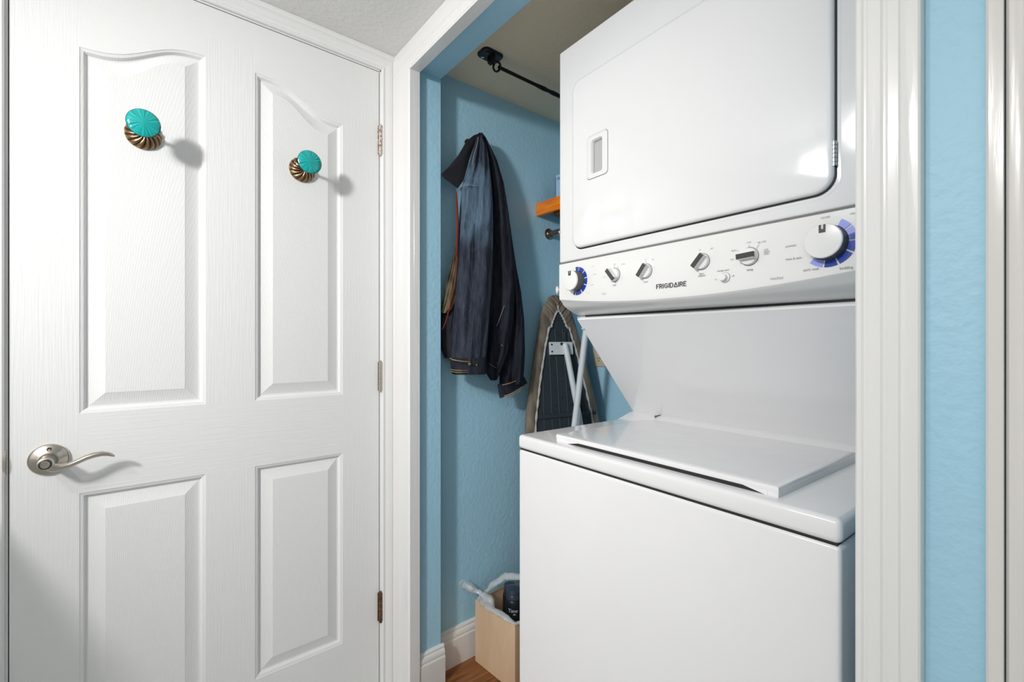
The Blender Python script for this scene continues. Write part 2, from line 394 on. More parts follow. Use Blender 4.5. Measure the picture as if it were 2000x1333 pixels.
# rounded far end of the return board
bm = bmesh.new()
add_loops(bm, [[Vector((OX0, .765, 0))+Vector((0, 0, a))+Vector((math.sin(t), 0, 0))*b+Vector((0, math.cos(t), 0))*b for a, b in BASE]
               for t in [math.radians(x) for x in (90, 67, 45, 22, 0)]])
add_loops(bm, [[Vector((x, .765, a))+Vector((0, b, 0)) for a, b in BASE] for x in (OX0, XJ)])
emit('baseboard_end', bm, M['trim'], bpy.data.objects['baseboard_closet_return'], 25)

# ================================================================== THE DOOR
door = st(thing('door_1', (XA, (DY0+DY1)/2, 0), None, None)); DZ0 = .012
PT = [(0, .6611), (.09, .6690), (.155, .6701), (.29, .6806), (.40, .6930), (.50, .7060), (.60, .7175), (.71, .7265), (.80, .7318), (.90, .7337), (1, .7325)]
def s_curve(t):
    # lower straight-ish start, rising S, flat high end
    tt = min(1, max(0, t)); s = tt*tt*(3-2*tt); s2 = s*s*(3-2*s)
    return .6625+.0715*(.35*s+.65*s2)
P = {'tl': (-.1056, .1312), 'tr': (.2437, .4805)}
NC = 24
def top_of(i, y):   # i: 0 left upper, 1 right upper
    a, b = P['tl'] if i == 0 else P['tr']; t = (y-a)/(b-a)
    return (s_curve(t) if i == 0 else s_curve(1-t))+H
bm = bmesh.new(); X = XA
def quad(y0, y1, z0, z1, mi):
    v = [bm.verts.new((X, y0, z0)), bm.verts.new((X, y1, z0)), bm.verts.new((X, y1, z1)), bm.verts.new((X, y0, z1))]
    f = bm.faces.new(v); f.material_index = mi
ya, yb, yc, yd = P['tl'][0], P['tl'][1], P['tr'][0], P['tr'][1]
Z1, Z2, Z3 = -.163+H, -.343+H, -.926+H
quad(DY0, ya, DZ0, DZ1, 0); quad(yd, DY1, DZ0, DZ1, 0)                 # stiles
ZT = .7345+H
quad(yb, yc, Z3, Z2, 0); quad(yb, yc, Z1, .79+H, 0)                   # middle stile
quad(ya, yd, DZ0, Z3, 1); quad(ya, yd, Z2, Z1, 1)                    # bottom and lock rails
quad(yb, yc, .79+H, DZ1, 1)
for i, (a, b) in enumerate((P['tl'], P['tr'])):
    for k in range(NC):
        u0, u1 = a+(b-a)*k/NC, a+(b-a)*(k+1)/NC
        v = [bm.verts.new(p) for p in ((X, u0, top_of(i, u0)), (X, u1, top_of(i, u1)), (X, u1, DZ1), (X, u0, DZ1))]
        bm.faces.new(v).material_index = 1
for f in bm.faces:                                            # all front faces look into the hall
    f.normal_update()
n0 = len(bm.faces)
add_box(bm, XA-.035, XA-.016, DY0, DY1, DZ0, DZ1)
for (p, q) in (((DY0, DZ0), (DY0, DZ1)), ((DY0, DZ1), (DY1, DZ1)), ((DY1, DZ1), (DY1, DZ0)), ((DY1, DZ0), (DY0, DZ0))):
    bm.faces.new([bm.verts.new(c) for c in ((XA, *p), (XA, *q), (XA-.017, *q), (XA-.017, *p))])
emit('door_leaf', bm, [M['stile'], M['rail']], door)
# four moulded panels
PROF = [(0, 0), (.0012, -.0014), (.0035, -.0020), (.0065, -.0030), (.0090, -.0066), (.0110, -.0098), (.0145, -.0104), (.0165, -.0100), (.0410, -.0018), (.0436, -.0004)]
def panel(a, b, z0, ztop, idx):
    bm = bmesh.new(); loops = []
    for d, h in PROF:
        lp = [(XA+h, a+d, z0+d), (XA+h, b-d, z0+d)]
        for k in range(NC+1):
            t = k/NC; y = b-(b-a)*t; yi = (b-d)-(b-a-2*d)*t
            zt = ztop(y) if callable(ztop) else ztop
            lp.append((XA+h, yi, zt-d))
        loops.append([Vector(p) for p in lp])
    rows = [[bm.verts.new(p) for p in lp] for lp in loops]; n = len(rows[0])
    for r0, r1 in zip(rows, rows[1:]):
        for j in range(n): bm.faces.new((r0[j], r0[(j+1) % n], r1[(j+1) % n], r1[j]))
    last = rows[-1]; c = last[2:]; bl = []
    # centre field: a strip of quads down to the bottom edge
    y0_, y1_ = last[0].co.y, last[1].co.y; zb = last[0].co.z
    bot = [last[1]]+[bm.verts.new((XA+PROF[-1][1], v.co.y, zb)) for v in c[1:-1]]+[last[0]]
    for k in range(NC): bm.faces.new((c[k], c[k+1], bot[k+1], bot[k]))
    bmesh.ops.remove_doubles(bm, verts=bm.verts, dist=1e-6)
    return emit('panel', bm, M['panel'], door, 11)
panel(*P['tl'], Z1, lambda y: top_of(0, y), 0); panel(*P['tr'], Z1, lambda y: top_of(1, y), 1)
panel(*P['tl'], Z3, Z2, 2); panel(*P['tr'], Z3, Z2, 3)
for p in [o for o in bpy.data.objects if o.name.startswith('panel')]:
    for f in p.data.polygons: pass
# hinges
for zc, m, lab in ((.646+H, M['worn'], 'speckled worn hinge'), (-.113+H, M['nickel'], 'bright nickel hinge'), (-.8543+H, M['rust'], 'brown rusty hinge')):
    bm = bmesh.new(); hy = DY1+.003; hx = XA+.0065
    for k in range(5):
        z0 = zc-.046+k*.0184; add_lathe(bm, [(.0005, 0), (.0058, .0006), (.0058, .0176), (.0005, .0182)], (hx, hy, z0), (0, 0, 1), 12)
    add_lathe(bm, [(.0005, -.004), (.0042, -.003), (.0042, .096), (.0005, .098)], (hx, hy, zc-.047), (0, 0, 1), 10)
    add_box(bm, XA-.001, XA+.0022, hy-.0075, hy+.0005, zc-.045, zc+.045)
    o = emit('hinge', bm, m, door, 40); o['label'] = lab
# lever handle
hd = Vector((XA, -.1535, .8635))
hb = lathe('handle_rose', [(.0337, 0), (.0337, .003), (.0325, .005), (.0290, .0066), (.0190, .0125), (.0165, .0140), (.0155, .0142), (.0155, .0132), (.0005, .0130)], hd, (1, 0, 0), M['nickel'], door, 48)
lathe('handle_neck', [(.0135, .012), (.0130, .030), (.0130, .040), (.0138, .050), (.0128, .0545), (.0100, .0560), (.0004, .0562)], hd, (1, 0, 0), M['nickel'], hb, 32)
lathe('lock_ring', [(.0104, .0552), (.0104, .0566), (.0092, .0570), (.0082, .0566), (.0080, .0558)], hd, (1, 0, 0), M['nickel_dark'], hb, 28)
lathe('lock_button', [(.0078, .0555), (.0078, .0585), (.0070, .0600), (.0050, .0598), (.0004, .0596)], hd, (1, 0, 0), M['nickel'], hb, 28)
lathe('rose_screw', [(.0040, .0085), (.0038, .0112), (.0022, .0113), (.0020, .0095), (.0003, .0094)], hd+Vector((0, .001, .0235)), (1, 0, 0), M['nickel_dark'], hb, 16)
bm = bmesh.new(); pts = []; LV = [(0, -.0045, .0075, .0095), (.012, -.0105, .0075, .0085), (.024, -.0115, .0062, .0080), (.037, -.0085, .0050, .0072), (.050, -.0030, .0046, .0068), (.062, .0025, .0048, .0066),
      (.075, .0062, .0050, .0066), (.088, .0072, .0045, .0064), (.099, .0045, .0036, .0060), (.106, .0005, .0026, .0050), (.109, -.0020, .0012, .003)]
loops = []
for i, (dy, dz, rz, rx) in enumerate(LV):
    a = LV[max(0, i-1)]; b = LV[min(len(LV)-1, i+1)]; t = Vector((0, b[0]-a[0], b[1]-a[1])).normalized(); nn = Vector((0, -t.z, t.y))
    c = hd+Vector((.0455-.0035*(i/10), dy, dz)); loops.append([c+nn*rz*1.22*math.cos(2*math.pi*k/14)+Vector((1, 0, 0))*rx*math.sin(2*math.pi*k/14) for k in range(14)])
add_loops(bm, loops); emit('handle_lever', bm, M['nickel'], hb, 50)
# strike plate on the jamb edge
bm = bmesh.new()
add_loops(bm, [[(XA+.0015, DY0-.0042, .866+H+s*.0285), (XA+.0015+.009*math.cos(s*1.4), DY0-.0048, .866+H+s*.0285), (XA+.0015+.009*math.cos(s*1.4), DY0-.0036, .866+H+s*.0285), (XA+.0015, DY0-.0032, .866+H+s*.0285)] for s in []] or
          [[Vector((XA+.001, DY0-.0065, -.256+H+s*.028)), Vector((XA+.0035+.008*math.cos(s*1.35), DY0-.0078, -.256+H+s*.028)), Vector((XA+.0035+.008*math.cos(s*1.35), DY0-.0066, -.256+H+s*.028)), Vector((XA+.001, DY0-.0035, -.256+H+s*.028))] for s in [x/8 for x in range(-8, 9)]])
emit('strike_plate', bm, M['nickel'], bpy.data.objects['trim_2'], 40)

# ------------------------------------------------------------------ two door hooks
def swirl(i, t, r, h):
    if r < .004: return r, h
    ph = t*15+i*1.25; s = (abs(math.sin(ph/2))**.7)
    return r*(1-.02*(1-s)), h-.0042*(1-s)*(1 if .006 < r < .036 else .0)
HK = Vector((XA-.001, .0063, .4955+H))
hook = thing('door_hook', HK, 'bronze swirl door hook with teal knob on the left upper door panel', 'hook', 'coat knobs on the door')
prof = [(.0352, 0), (.0358, .003), (.0350, .006), (.0330, .0095), (.0300, .0128), (.0265, .0155), (.0225, .0178), (.0185, .0195), (.0145, .0206), (.0105, .0212), (.0075, .0216), (.0005, .0217)]
ros = lathe('rosette', prof, HK, (1, 0, 0), M['bronze'], hook, 180, swirl, 60)
n, l, b = nodes(M['bronze'])
geo = n.new('ShaderNodeNewGeometry'); rp = n.new('ShaderNodeValToRGB')
rp.color_ramp.elements[0].position = .475; rp.color_ramp.elements[0].color = (.035, .018, .01, 1)
rp.color_ramp.elements[1].position = .60; rp.color_ramp.elements[1].color = (.62, .42, .24, 1)
l.new(geo.outputs['Pointiness'], rp.inputs['Fac']); l.new(rp.outputs['Color'], b.inputs['Base Color'])
for a in (2.6, -.55):
    lathe('screw', [(.0024, 0), (.0024, .0024), (.0012, .0030), (.0011, .0018), (.0002, .0017)], HK+Vector((.0128, .0262*math.cos(a), .0262*math.sin(a)*.6+.004)), (1, 0, 0), M['nickel'], hook, 12)
lathe('stem', [(.0060, .015), (.0050, .024), (.0042, .032), (.0042, .064), (.0055, .070), (.0120, .0735)], HK, (1, 0, 0), M['bronze_dark'], hook, 20)
def petal(i, t, r, h): return r, h-(.00045*abs(math.sin(t*10)) if 2 < i < 7 else 0)
cap = lathe('knob_cap', [(.010, .072), (.0295, .0762), (.0312, .0778), (.0300, .0796), (.0240, .0818), (.0170, .0834), (.0095, .0845), (.0030, .0850), (.0003, .0851)], HK, (1, 0, 0), M['teal'], hook, 120, petal, 60)
lathe('knob_rim', [(.0290, .0752), (.0314, .0764), (.0318, .0776), (.0311, .0786), (.0300, .0780), (.029, .077)], HK, (1, 0, 0), mat('dark_teal_rim', srgb(4, 70, 76), .25), hook, 64)
h2 = copy_tree(hook); h2.location = Vector((XA-.001, .3643, .4957+H))
h2['label'] = 'bronze swirl door hook with teal knob on the right upper door panel near the hinges'

# ================================================================== STACKED WASHER AND DRYER
TH = -math.radians(2.14); C0 = Vector((-.5587, 1.08, 0))
lc = thing('laundry_centre', C0, 'white stacked washer and dryer standing in the closet', 'washer dryer', rotz=TH, place=Matrix.Rotation(TH, 3, 'Z') @ C0)
LX0, LX1 = -.9016, -.2157; LC = (LX0+LX1)/2
E_ = M['enamel']
box('washer_cabinet', LX0+.0012, LX1-.0012, .700, 1.42, .02, -.2698+H, E_, lc, .0065, 4, 40,
    only=lambda c, d: (abs(d.z) > .9 or c.z > .5) and c.y < 1.2)
bm = bmesh.new(); add_box(bm, LX0+.006, LX1-.006, .7035, 1.41, -.2755+H, -.266+H); emit('seam', bm, M['gasket_shade'], lc)
for (xx, yy) in ((LX0+.05, .76), (LX1-.05, .76), (LX0+.05, 1.36), (LX1-.05, 1.36)):
    lathe('foot', [(.02, 0), (.022, .006), (.014, .01), (.010, .03)], (xx, yy, 0), (0, 0, 1), M['charcoal'], lc, 16)
box('washer_top', LX0, LX1, .698, 1.155, -.2672+H, -.2330+H, E_, lc, .009, 4, 40, only=lambda c, d: c.y < 1.1)
# raised ledge at the back of the top
bm = bmesh.new(); pr = [(1.075, -.2345), (1.085, -.2315), (1.105, -.2260), (1.130, -.2190), (1.150, -.2165), (1.170, -.2165), (1.170, -.240), (1.08, -.240)]
add_loops(bm, [[Vector((x, y, z+H)) for y, z in pr] for x in (LX0+.001, LX1-.001)])
emit('back_ledge', bm, E_, lc, 30)
box('lid_hinge', -.8032, -.8008, 1.120, 1.146, -.2225+H, -.2150+H, M['shadow_gap'], lc)
# lid with a finger slot along its front
LL, LR, LF, LB = -.787, -.3020, .722, 1.064
bm = bmesh.new()
out = [Vector((x, y, 0)) for x, y in ((LL, LF), (LR, LF), (LR, LB))]
arc = [Vector((LL+.055-.055*math.sin(a), LB-.055+.055*math.cos(a), 0)) for a in [math.radians(x*9) for x in range(0, 11)]]
outl = out+arc
def inset(pts, d):
    c = Vector((sum(p.x for p in pts)/len(pts), sum(p.y for p in pts)/len(pts), 0))
    return [Vector((p.x+(d if p.x < c.x else -d), p.y+(d if p.y < c.y else -d), p.z)) for p in pts]
loops = []
for z, d in ((-.2262, .001), (-.2235, 0), (-.2190, .0004), (-.2165, .0022), (-.2150, .0055), (-.2146, .010)):
    loops.append([p+Vector((0, 0, z+H)) for p in inset(outl, d)])
add_loops(bm, loops)
# side skirts and slot ends down to the top
sk = lambda x0, x1, y0, y1: add_box(bm, x0, x1, y0, y1, -.2335+H, -.2225+H, .0008, 1)
sk(LL+.0005, LL+.034, LF+.0005, LB-.06); sk(LR-.016, LR-.0005, LF+.0005, LB-.002)
for s, x0, x1 in ((1, LL+.034, LL+.075), (-1, LR-.016, LR-.057)):     # tapering ends of the slot
    a = [Vector((x0, LF+.0008, -.2335+H)), Vector((x0, LF+.0008, -.2255+H)), Vector((x1, LF+.0008, -.2255+H))]
    add_loops(bm, [a, [p+Vector((0, .04, 0)) for p in a]])
emit('washer_lid', bm, E_, lc, 35)
box('slot_painted_shade', LL+.03, LR-.014, LF+.0022, LF+.04, -.2333+H, -.2225+H, M['gasket_shade'], lc)  # black block stands in for the shade inside the slot
# splash panel leaning forward from the back of the top up to the console
bm = bmesh.new(); a0, a1 = Vector((0, 1.150, -.2185+H)), Vector((0, .9085, .0570+H)); t = (a1-a0).normalized(); nn = Vector((0, -t.z, t.y)); nn = -nn if nn.y > 0 else nn
prs = [a0, a0+t*.36, a1-t*.004, a1+t*.002, a1+t*.0045-nn*.003, a1+t*.004-nn*.012, a1-nn*.02, a0-nn*.02]
add_loops(bm, [[Vector((x, p.y, p.z)) for p in prs] for x in (LX0, LX0+.004, LX1-.004, LX1)])
emit('splash_panel', bm, E_, lc, 30)
box('panel_gap', LX0+.025, LX1-.004, .912, .95, .0585+H, .0705+H, M['gasket_shade'], lc)
for z, y in ((.0655, .9105), (.0345, .9265)): box('panel_clip', LX0-.001, LX0+.008, y-.003, y+.003, z-.0016+H, z+.0016+H, M['chrome'], lc)
# console: bowed fascia with an arched lower edge, hollow curve underneath
bm = bmesh.new(); NX = 28; loops = []
for i in range(NX+1):
    x = LX0+.0006+(LX1-LX0-.0012)*i/NX; q = (x-LC)/((LX1-LX0)/2); s = 1-q*q
    zb = .1085-.0215*min(1, s*1.02); yf = .8385-.0035*s; r = []
    r += [(.8470, .2060), (.8420, .2060), (.8385-.0012*s, .2040), (yf, .1900), (yf-.0008*s, zb+.010), (yf+.0010, zb+.003), (yf+.004, zb), (yf+.0075, zb-.002)]
    for k in range(1, 9):
        tt = k/8; r.append((yf+.0075+(.9090-yf-.0075)*tt, (zb-.002)+(.0705-zb+.002)*(tt**.62)))
    r += [(1.0, .0705), (1.0, .2060)]
    loops.append([Vector((x, y, z+H)) for y, z in r])
add_loops(bm, loops); emit('control_console', bm, M['plastic'], lc, 30)
bm = bmesh.new(); add_box(bm, LX0+.003, LX1-.003, .8402, 1.0, .2052+H, .2090+H); emit('console_seam', bm, M['shadow_gap'], lc)
# dryer cabinet and door
box('dryer_cabinet', LX0, LX1, .8387, 1.42, .2082+H, .7717+H, E_, lc, .005, 3, 40)
box('rear_column', LX0+.03, LX1-.03, 1.19, 1.42, -.275+H, .2075+H, E_, lc)
def rr_solid(name, x0, x1, z0, z1, r, ylist, m, cut=None):
    bm = bmesh.new(); loops = []
    for y, d in ylist: loops.append([Vector((x, y, z)) for x, z in rrect(x0+d, x1-d, z0+d, z1-d, max(.002, r-d), 8)])
    add_loops(bm, loops); return emit(name, bm, m, lc, 35)
DX0, DX1, DZa, DZb = -.8437, -.2674, .2362+H, .6622+H
rr_solid('door_gasket', DX0-.0022, DX1+.0030, DZa-.0034, DZb+.0022, .030, [(.841, 0), (.8376, 0)], M['gasket_shade'])
rr_solid('door_edge_bead', DX0-.006, DX1+.008, DZa-.009, DZb+.006, .034, [(.841, 0), (.8384, .0003), (.8381, .002)], E_)
# door slab with a pocket cut for the pull
hx0, hx1, hz0, hz1 = -.7885, -.7225, .3965+H, .5010+H
px0, px1, pz0, pz1 = -.7735, -.7395, .4085+H, .4885+H
bm = bmesh.new(); loops = []
YF = .8275
outer = lambda d: rrect(DX0+d, DX1-d, DZa+d, DZb-d, .028-d*.6, 8)
rows = []
for y, d in ((.8379, .0), (.8330, 0), (.8300, .0012), (.8282, .0035), (YF, .0075)):
    rows.append([bm.verts.new((x, y, z)) for x, z in outer(d)])
for r0, r1 in zip(rows, rows[1:]):
    n = len(r0)
    for j in range(n): bm.faces.new((r0[j], r0[(j+1) % n], r1[(j+1) % n], r1[j]))
pk = lambda y, d: [bm.verts.new((x, y, z)) for x, z in rrect(px0+d, px1-d*2.6, pz0+d, pz1-d, max(.002, .006-d*.3), 8)]
inner = [pk(YF, 0)]
n = len(inner[0])
for j in range(n): bm.faces.new((rows[-1][j], rows[-1][(j+1) % n], inner[0][(j+1) % n], inner[0][j]))
dd = emit('dryer_door', bm, E_, lc, 35)
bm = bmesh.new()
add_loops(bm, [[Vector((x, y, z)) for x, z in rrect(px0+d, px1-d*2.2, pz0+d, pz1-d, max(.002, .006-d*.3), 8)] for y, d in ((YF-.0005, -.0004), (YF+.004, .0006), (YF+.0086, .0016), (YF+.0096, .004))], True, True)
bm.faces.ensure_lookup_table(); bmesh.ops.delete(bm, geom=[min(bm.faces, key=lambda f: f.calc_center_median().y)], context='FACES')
emit('pull_recess', bm, mat('pull_painted_shade', (.45, .45, .455), .4), dd, 35)  # shade of the white pocket put into a grey colour
# bezel of the pull: a thin raised rounded frame
bm = bmesh.new(); rows = []
for f, y, d in ((0, YF+.0003, 0), (0, YF-.0016, .0004), (0, YF-.0022, .0016), (1, YF-.0022, -.0015), (1, YF-.0005, 0), (1, YF+.006, .0012)):
    q = rrect(hx0+d, hx1-d, hz0+d, hz1-d, .009, 8) if f == 0 else rrect(px0+d, px1-d, pz0+d, pz1-d, .006, 8)
    rows.append([Vector((x, y, z)) for x, z in q])
add_loops(bm, rows, True, False); emit('door_pull', bm, M['plastic'], dd, 35)
bm = bmesh.new(); q0 = rrect(hx0-.0009, hx1+.0009, hz0-.0009, hz1+.0009, .0095, 8); q1 = rrect(hx0, hx1, hz0, hz1, .009, 8)
add_loops(bm, [[Vector((x, YF-.0003, z)) for x, z in q0], [Vector((x, YF-.0003, z)) for x, z in q1]], True, False)
emit('pull_outline', bm, M['shadow_gap'], dd)
bm = bmesh.new()
for k in range(6): add_lathe(bm, [(.0005, 0), (.0034, .0003), (.0036, .003), (.0034, .0061), (.0005, .0064)], (DX1+.0005, .8322, .2735+H+k*.0066), (0, 0, 1), 12)
emit('dryer_hinge', bm, M['chrome'], lc, 40)

# ---- knobs.  fy(x): front of the fascia
def fy(x, z=None):
    q = (x-LC)/((LX1-LX0)/2); return .8385-.0040*(1-q*q)
def ring_sectors(name, c, r0, r1, secs, m, par):
    for a0, a1 in secs:
        bm = bmesh.new(); n = max(3, int(abs(a1-a0)/7)); ro, ri, rb = [], [], []
        for k in range(n+1):
            a = math.radians(a0+(a1-a0)*k/n)
            for lst, r, y in ((ri, r0, -.0009), (ro, r1, -.0009), (rb, r1, .0)): lst.append(bm.verts.new((c.x+r*math.cos(a), c.y+y, c.z+r*math.sin(a))))
        for k in range(n):
            bm.faces.new((ri[k], ri[k+1], ro[k+1], ro[k])); bm.faces.new((ro[k], ro[k+1], rb[k+1], rb[k]))
        emit(name, bm, m, par)
def big_knob(x, z, lab, r, hh, blue, pale, rr):
    y = fy(x); c = Vector((x, y, z+H))
    k = lathe('control_dial', [(r*1.04, -.001), (r*1.04, .002), (r*1.0, .004), (r*.985, hh-.006), (r*.97, hh-.0035)], c, (0, -1, 0), M['skirt'], lc, 48); k['label'] = lab
    lathe('dial_face', [(r*.975, hh-.0045), (r*1.0, hh-.003), (r*.995, hh-.0012), (r*.95, hh), (r*.4, hh+.0012), (.0005, hh+.0014)], c, (0, -1, 0), M['plastic'], k, 48)
    ring_sectors('dial_ring', c, r*1.05, rr, blue, M['blue_ring'], k); ring_sectors('dial_ring', c, r*1.05, rr, pale, M['pale_ring'], k)
    bm = bmesh.new(); yp = y-hh-.0016; zt = z+H+r*.93; wv = r*.15
    add_box(bm, x-wv-.0005, x-wv*.38, yp, yp+.002, zt-r*.26, zt); add_box(bm, x+wv*.38, x+wv+.0005, yp, yp+.002, zt-r*.26, zt)
    add_box(bm, x-wv-.0005, x+wv+.0005, yp, yp+.002, zt-r*.46, zt-r*.25)
    emit('dial_pointer', bm, M['charcoal'], k); return k
big_knob(-.8330, .1535, 'dryer timer dial with blue ring', .0252, .026, [(-112, -102), (-97, -62), (-57, -24), (-20, 8), (12, 40), (44, 76), (80, 98)], [], .0362)
big_knob(-.2765, .1560, 'large washer cycle dial with blue ring', .0268, .024, [(-98, -70), (-66, -33), (-29, -3), (0, 14)], [(-132, -102), (16, 34), (38, 62)], .0388)
def small_knob(x, z, ang, lab, r=.0150, L=.0185, bw=.0049):
    y = fy(x); c = Vector((x, y, z+H)); hh = .0075
    k = lathe('selector_knob', [(r*1.05, -.0005), (r*1.05, .001), (r, .0020), (r*.985, hh-.0015), (r*.95, hh-.0003), (.0005, hh)], c, (0, -1, 0), M['plastic'], lc, 36); k['label'] = lab
    lathe('knob_shadow_line', [(r*1.06, 0), (r*1.10, .0004), (r*1.10, .0010), (r*1.0, .0012)], c, (0, -1, 0), M['shadow_gap'], k, 36)
    a = math.radians(ang); d = Vector((math.cos(a), 0, math.sin(a))); p = Vector((-math.sin(a), 0, math.cos(a)))
    bm = bmesh.new(); o = Vector((0, -1, 0))
    def bar(l0, l1, w0, w1, h0, h1, bm):
        lo = [c+d*sx*l0+p*sz*w0+o*h0 for sx, sz in ((-1, -1), (1, -1), (1, 1), (-1, 1))]; hi = [c+d*sx*l1+p*sz*w1+o*h1 for sx, sz in ((-1, -1), (1, -1), (1, 1), (-1, 1))]
        add_loops(bm, [lo, hi])
    bar(r*.98, r*.98, bw*1.25, bw, hh-.001, .0185, bm); emit('grip_bar', bm, M['plastic'], k)
    bm = bmesh.new(); bar(r*1.02, r*.98, bw*1.02, bw*.9, .0150, .0200, bm); emit('grip_inlay', bm, M['charcoal'], k)
small_knob(-.7085, .1545, -50, 'dryer heat knob turned to the upper left')
small_knob(-.6205, .1530, 52, 'second dryer knob turned to the right')
small_knob(-.4895, .1555, 48, 'fabric softener knob')
small_knob(-.3985, .1520, 3, 'washer temperature knob turned level', .0152, .02)
c = Vector((-.4430, fy(-.443), .1190+H))
k = lathe('small_knob', [(.0092, -.0005), (.0092, .0015), (.0080, .0026), (.0066, .003), (.0064, .010), (.0058, .0112), (.0004, .0115)], c, (0, -1, 0), M['plastic'], lc, 28)
k['label'] = 'small white push knob'
lathe('knob_shadow_line', [(.0090, 0), (.0097, .0003), (.0097, .0009), (.009, .001)], c, (0, -1, 0), M['shadow_gap'], k, 28)
# ---- lettering on the fascia
def word(s, x, z, size, m='ink', align='CENTER', bold=0.0):
    return text_part(s, size, (x, fy(x)-.0022, z+H), M[m], lc, 'lettering', align, bold=bold)
# maker's lettering drawn in strokes
def logo(x0, z0, h, wtot):
    G = {'F': (.62, [[(0, 0), (0, 1), (.6, 1)], [(0, .52), (.5, .52)]]), 'R': (.7, [[(0, 0), (0, 1), (.38, 1), (.56, .9), (.6, .74), (.54, .57), (.38, .48), (0, .48)], [(.34, .48), (.66, 0)]]),
         'I': (.16, [[(.04, 0), (.04, 1)]]), 'i': (.16, [[(.04, 0), (.04, .78)], [(.04, .9), (.04, 1)]]),
         'G': (.9, [[(.8, .82), (.62, .97), (.4, 1), (.16, .88), (.02, .62), (.02, .36), (.18, .1), (.42, 0), (.66, .05), (.8, .18), (.8, .46), (.46, .46)]]),
         'D': (.82, [[(0, 0), (0, 1), (.34, 1), (.6, .88), (.74, .62), (.74, .38), (.6, .12), (.34, 0), (0, 0)]]),
         'A': (.86, [[(0, 0), (.42, 1), (.84, 0), (0, 0)]]), 'E': (.62, [[(.6, 0), (0, 0), (0, 1), (.6, 1)], [(0, .52), (.5, .52)]])}
    seq = ['F', 'R', 'I', 'G', 'i', 'D', 'A', 'I', 'R', 'E']; gap = .26
    tot = sum(G[g][0] for g in seq)+gap*(len(seq)-1); s = wtot/tot; cx = x0; bm = bmesh.new(); th = .00062
    for g in seq:
        wd, st_ = G[g]
        for poly in st_:
            for (ax, az), (bx, bz) in zip(poly, poly[1:]):
                a = Vector((cx+ax*s, 0, z0+az*h)); b = Vector((cx+bx*s, 0, z0+bz*h)); d = (b-a).normalized(); p = Vector((-d.z, 0, d.x))*th
                a -= d*th*.6; b += d*th*.6
                y = fy(cx)-.0018
                q = [a-p, b-p, b+p, a+p]; add_loops(bm, [[Vector((v.x, y+.0012, v.z+H)) for v in q], [Vector((v.x, y, v.z+H)) for v in q]])
        cx += (wd+gap)*s
    o = emit('brand_lettering', bm, M['logo'], lc)
logo(-.5925, .1115, .0088, .0695)
for s, x, z, size, m_, al in (
    ('hot', -.4290, .1500, .0042, 'ink', 'CENTER'), ('warm', -.4260, .1660, .0042, 'ink', 'CENTER'), ('cool', -.3990, .1765, .0042, 'ink', 'CENTER'), ('tap cold', -.3770, .1735, .0042, 'ink', 'CENTER'),
    ('cold\nwater\nclean', -.3735, .1585, .0044, 'ink', 'LEFT'), ('temp', -.3970, .1265, .0056, 'logo', 'CENTER'), ('energy saver', -.4460, .1315, .0046, 'logo', 'CENTER'), ('on', -.4605, .1165, .0042, 'ink', 'CENTER'), ('off', -.4275, .1190, .0042, 'ink', 'CENTER'),
    ('fabric\nsoftener', -.4890, .1300, .0048, 'logo', 'CENTER'), ('on', -.4925, .1780, .0040, 'ink', 'CENTER'), ('off', -.4690, .1765, .0040, 'ink', 'CENTER'),
    ('chime', -.6200, .1280, .0048, 'logo', 'CENTER'), ('on', -.6200, .1775, .0038, 'ink', 'CENTER'), ('off', -.6020, .1745, .0038, 'ink', 'CENTER'),
    ('temp', -.7080, .1295, .0048, 'logo', 'CENTER'), ('high', -.7330, .1700, .0036, 'ink_pale', 'CENTER'), ('med', -.7080, .1790, .0036, 'ink', 'CENTER'), ('air fluff', -.6830, .1755, .0036, 'ink', 'CENTER'), ('low', -.7390, .1530, .0036, 'ink_pale', 'CENTER'),
    ('prewash', -.3300, .1585, .0048, 'ink', 'CENTER'), ('rinse & spin', -.3260, .1365, .0052, 'ink', 'CENTER'), ('quick wash', -.3000, .1150, .0052, 'ink', 'CENTER'), ('bedding', -.2520, .1115, .0056, 'ink', 'CENTER'), ('normal', -.2800, .1960, .0044, 'ink', 'CENTER'), ('casual', -.2420, .1945, .0044, 'ink', 'CENTER'),
    ('heavy', -.7760, .1830, .0036, 'ink_pale', 'CENTER'), ('normal', -.7700, .1630, .0036, 'ink_pale', 'CENTER'), ('timed', -.7800, .1380, .0036, 'ink_pale', 'CENTER'), ('off', -.7920, .1190, .0036, 'ink_pale', 'CENTER'),
    ('dryer', -.7400, .1120, .0060, 'ink_pale', 'CENTER'), ('washer', -.3520, .1060, .0075, 'ink_pale', 'CENTER')):
    word(s, x, z, size, m_, al)
for x, z, a, L in ((-.3985, .1705, 90, .005), (-.3835, .1680, 55, .008), (-.4180, .1655, 130, .004), (-.7085, .1745, 90, .006), (-.6970, .1715, 60, .006), (-.6205, .1735, 90, .004)):
    a = math.radians(a); d = Vector((math.cos(a), 0, math.sin(a)))*L/2; p = Vector((-d.z, 0, d.x)).normalized()*.0004; cc = Vector((x, fy(x)-.0021, z+H))
    bm = bmesh.new(); bm.faces.new([bm.verts.new(v) for v in (cc-d-p, cc+d-p, cc+d+p, cc-d+p)])
    emit('tick_mark', bm, M['ink_pale'], lc)

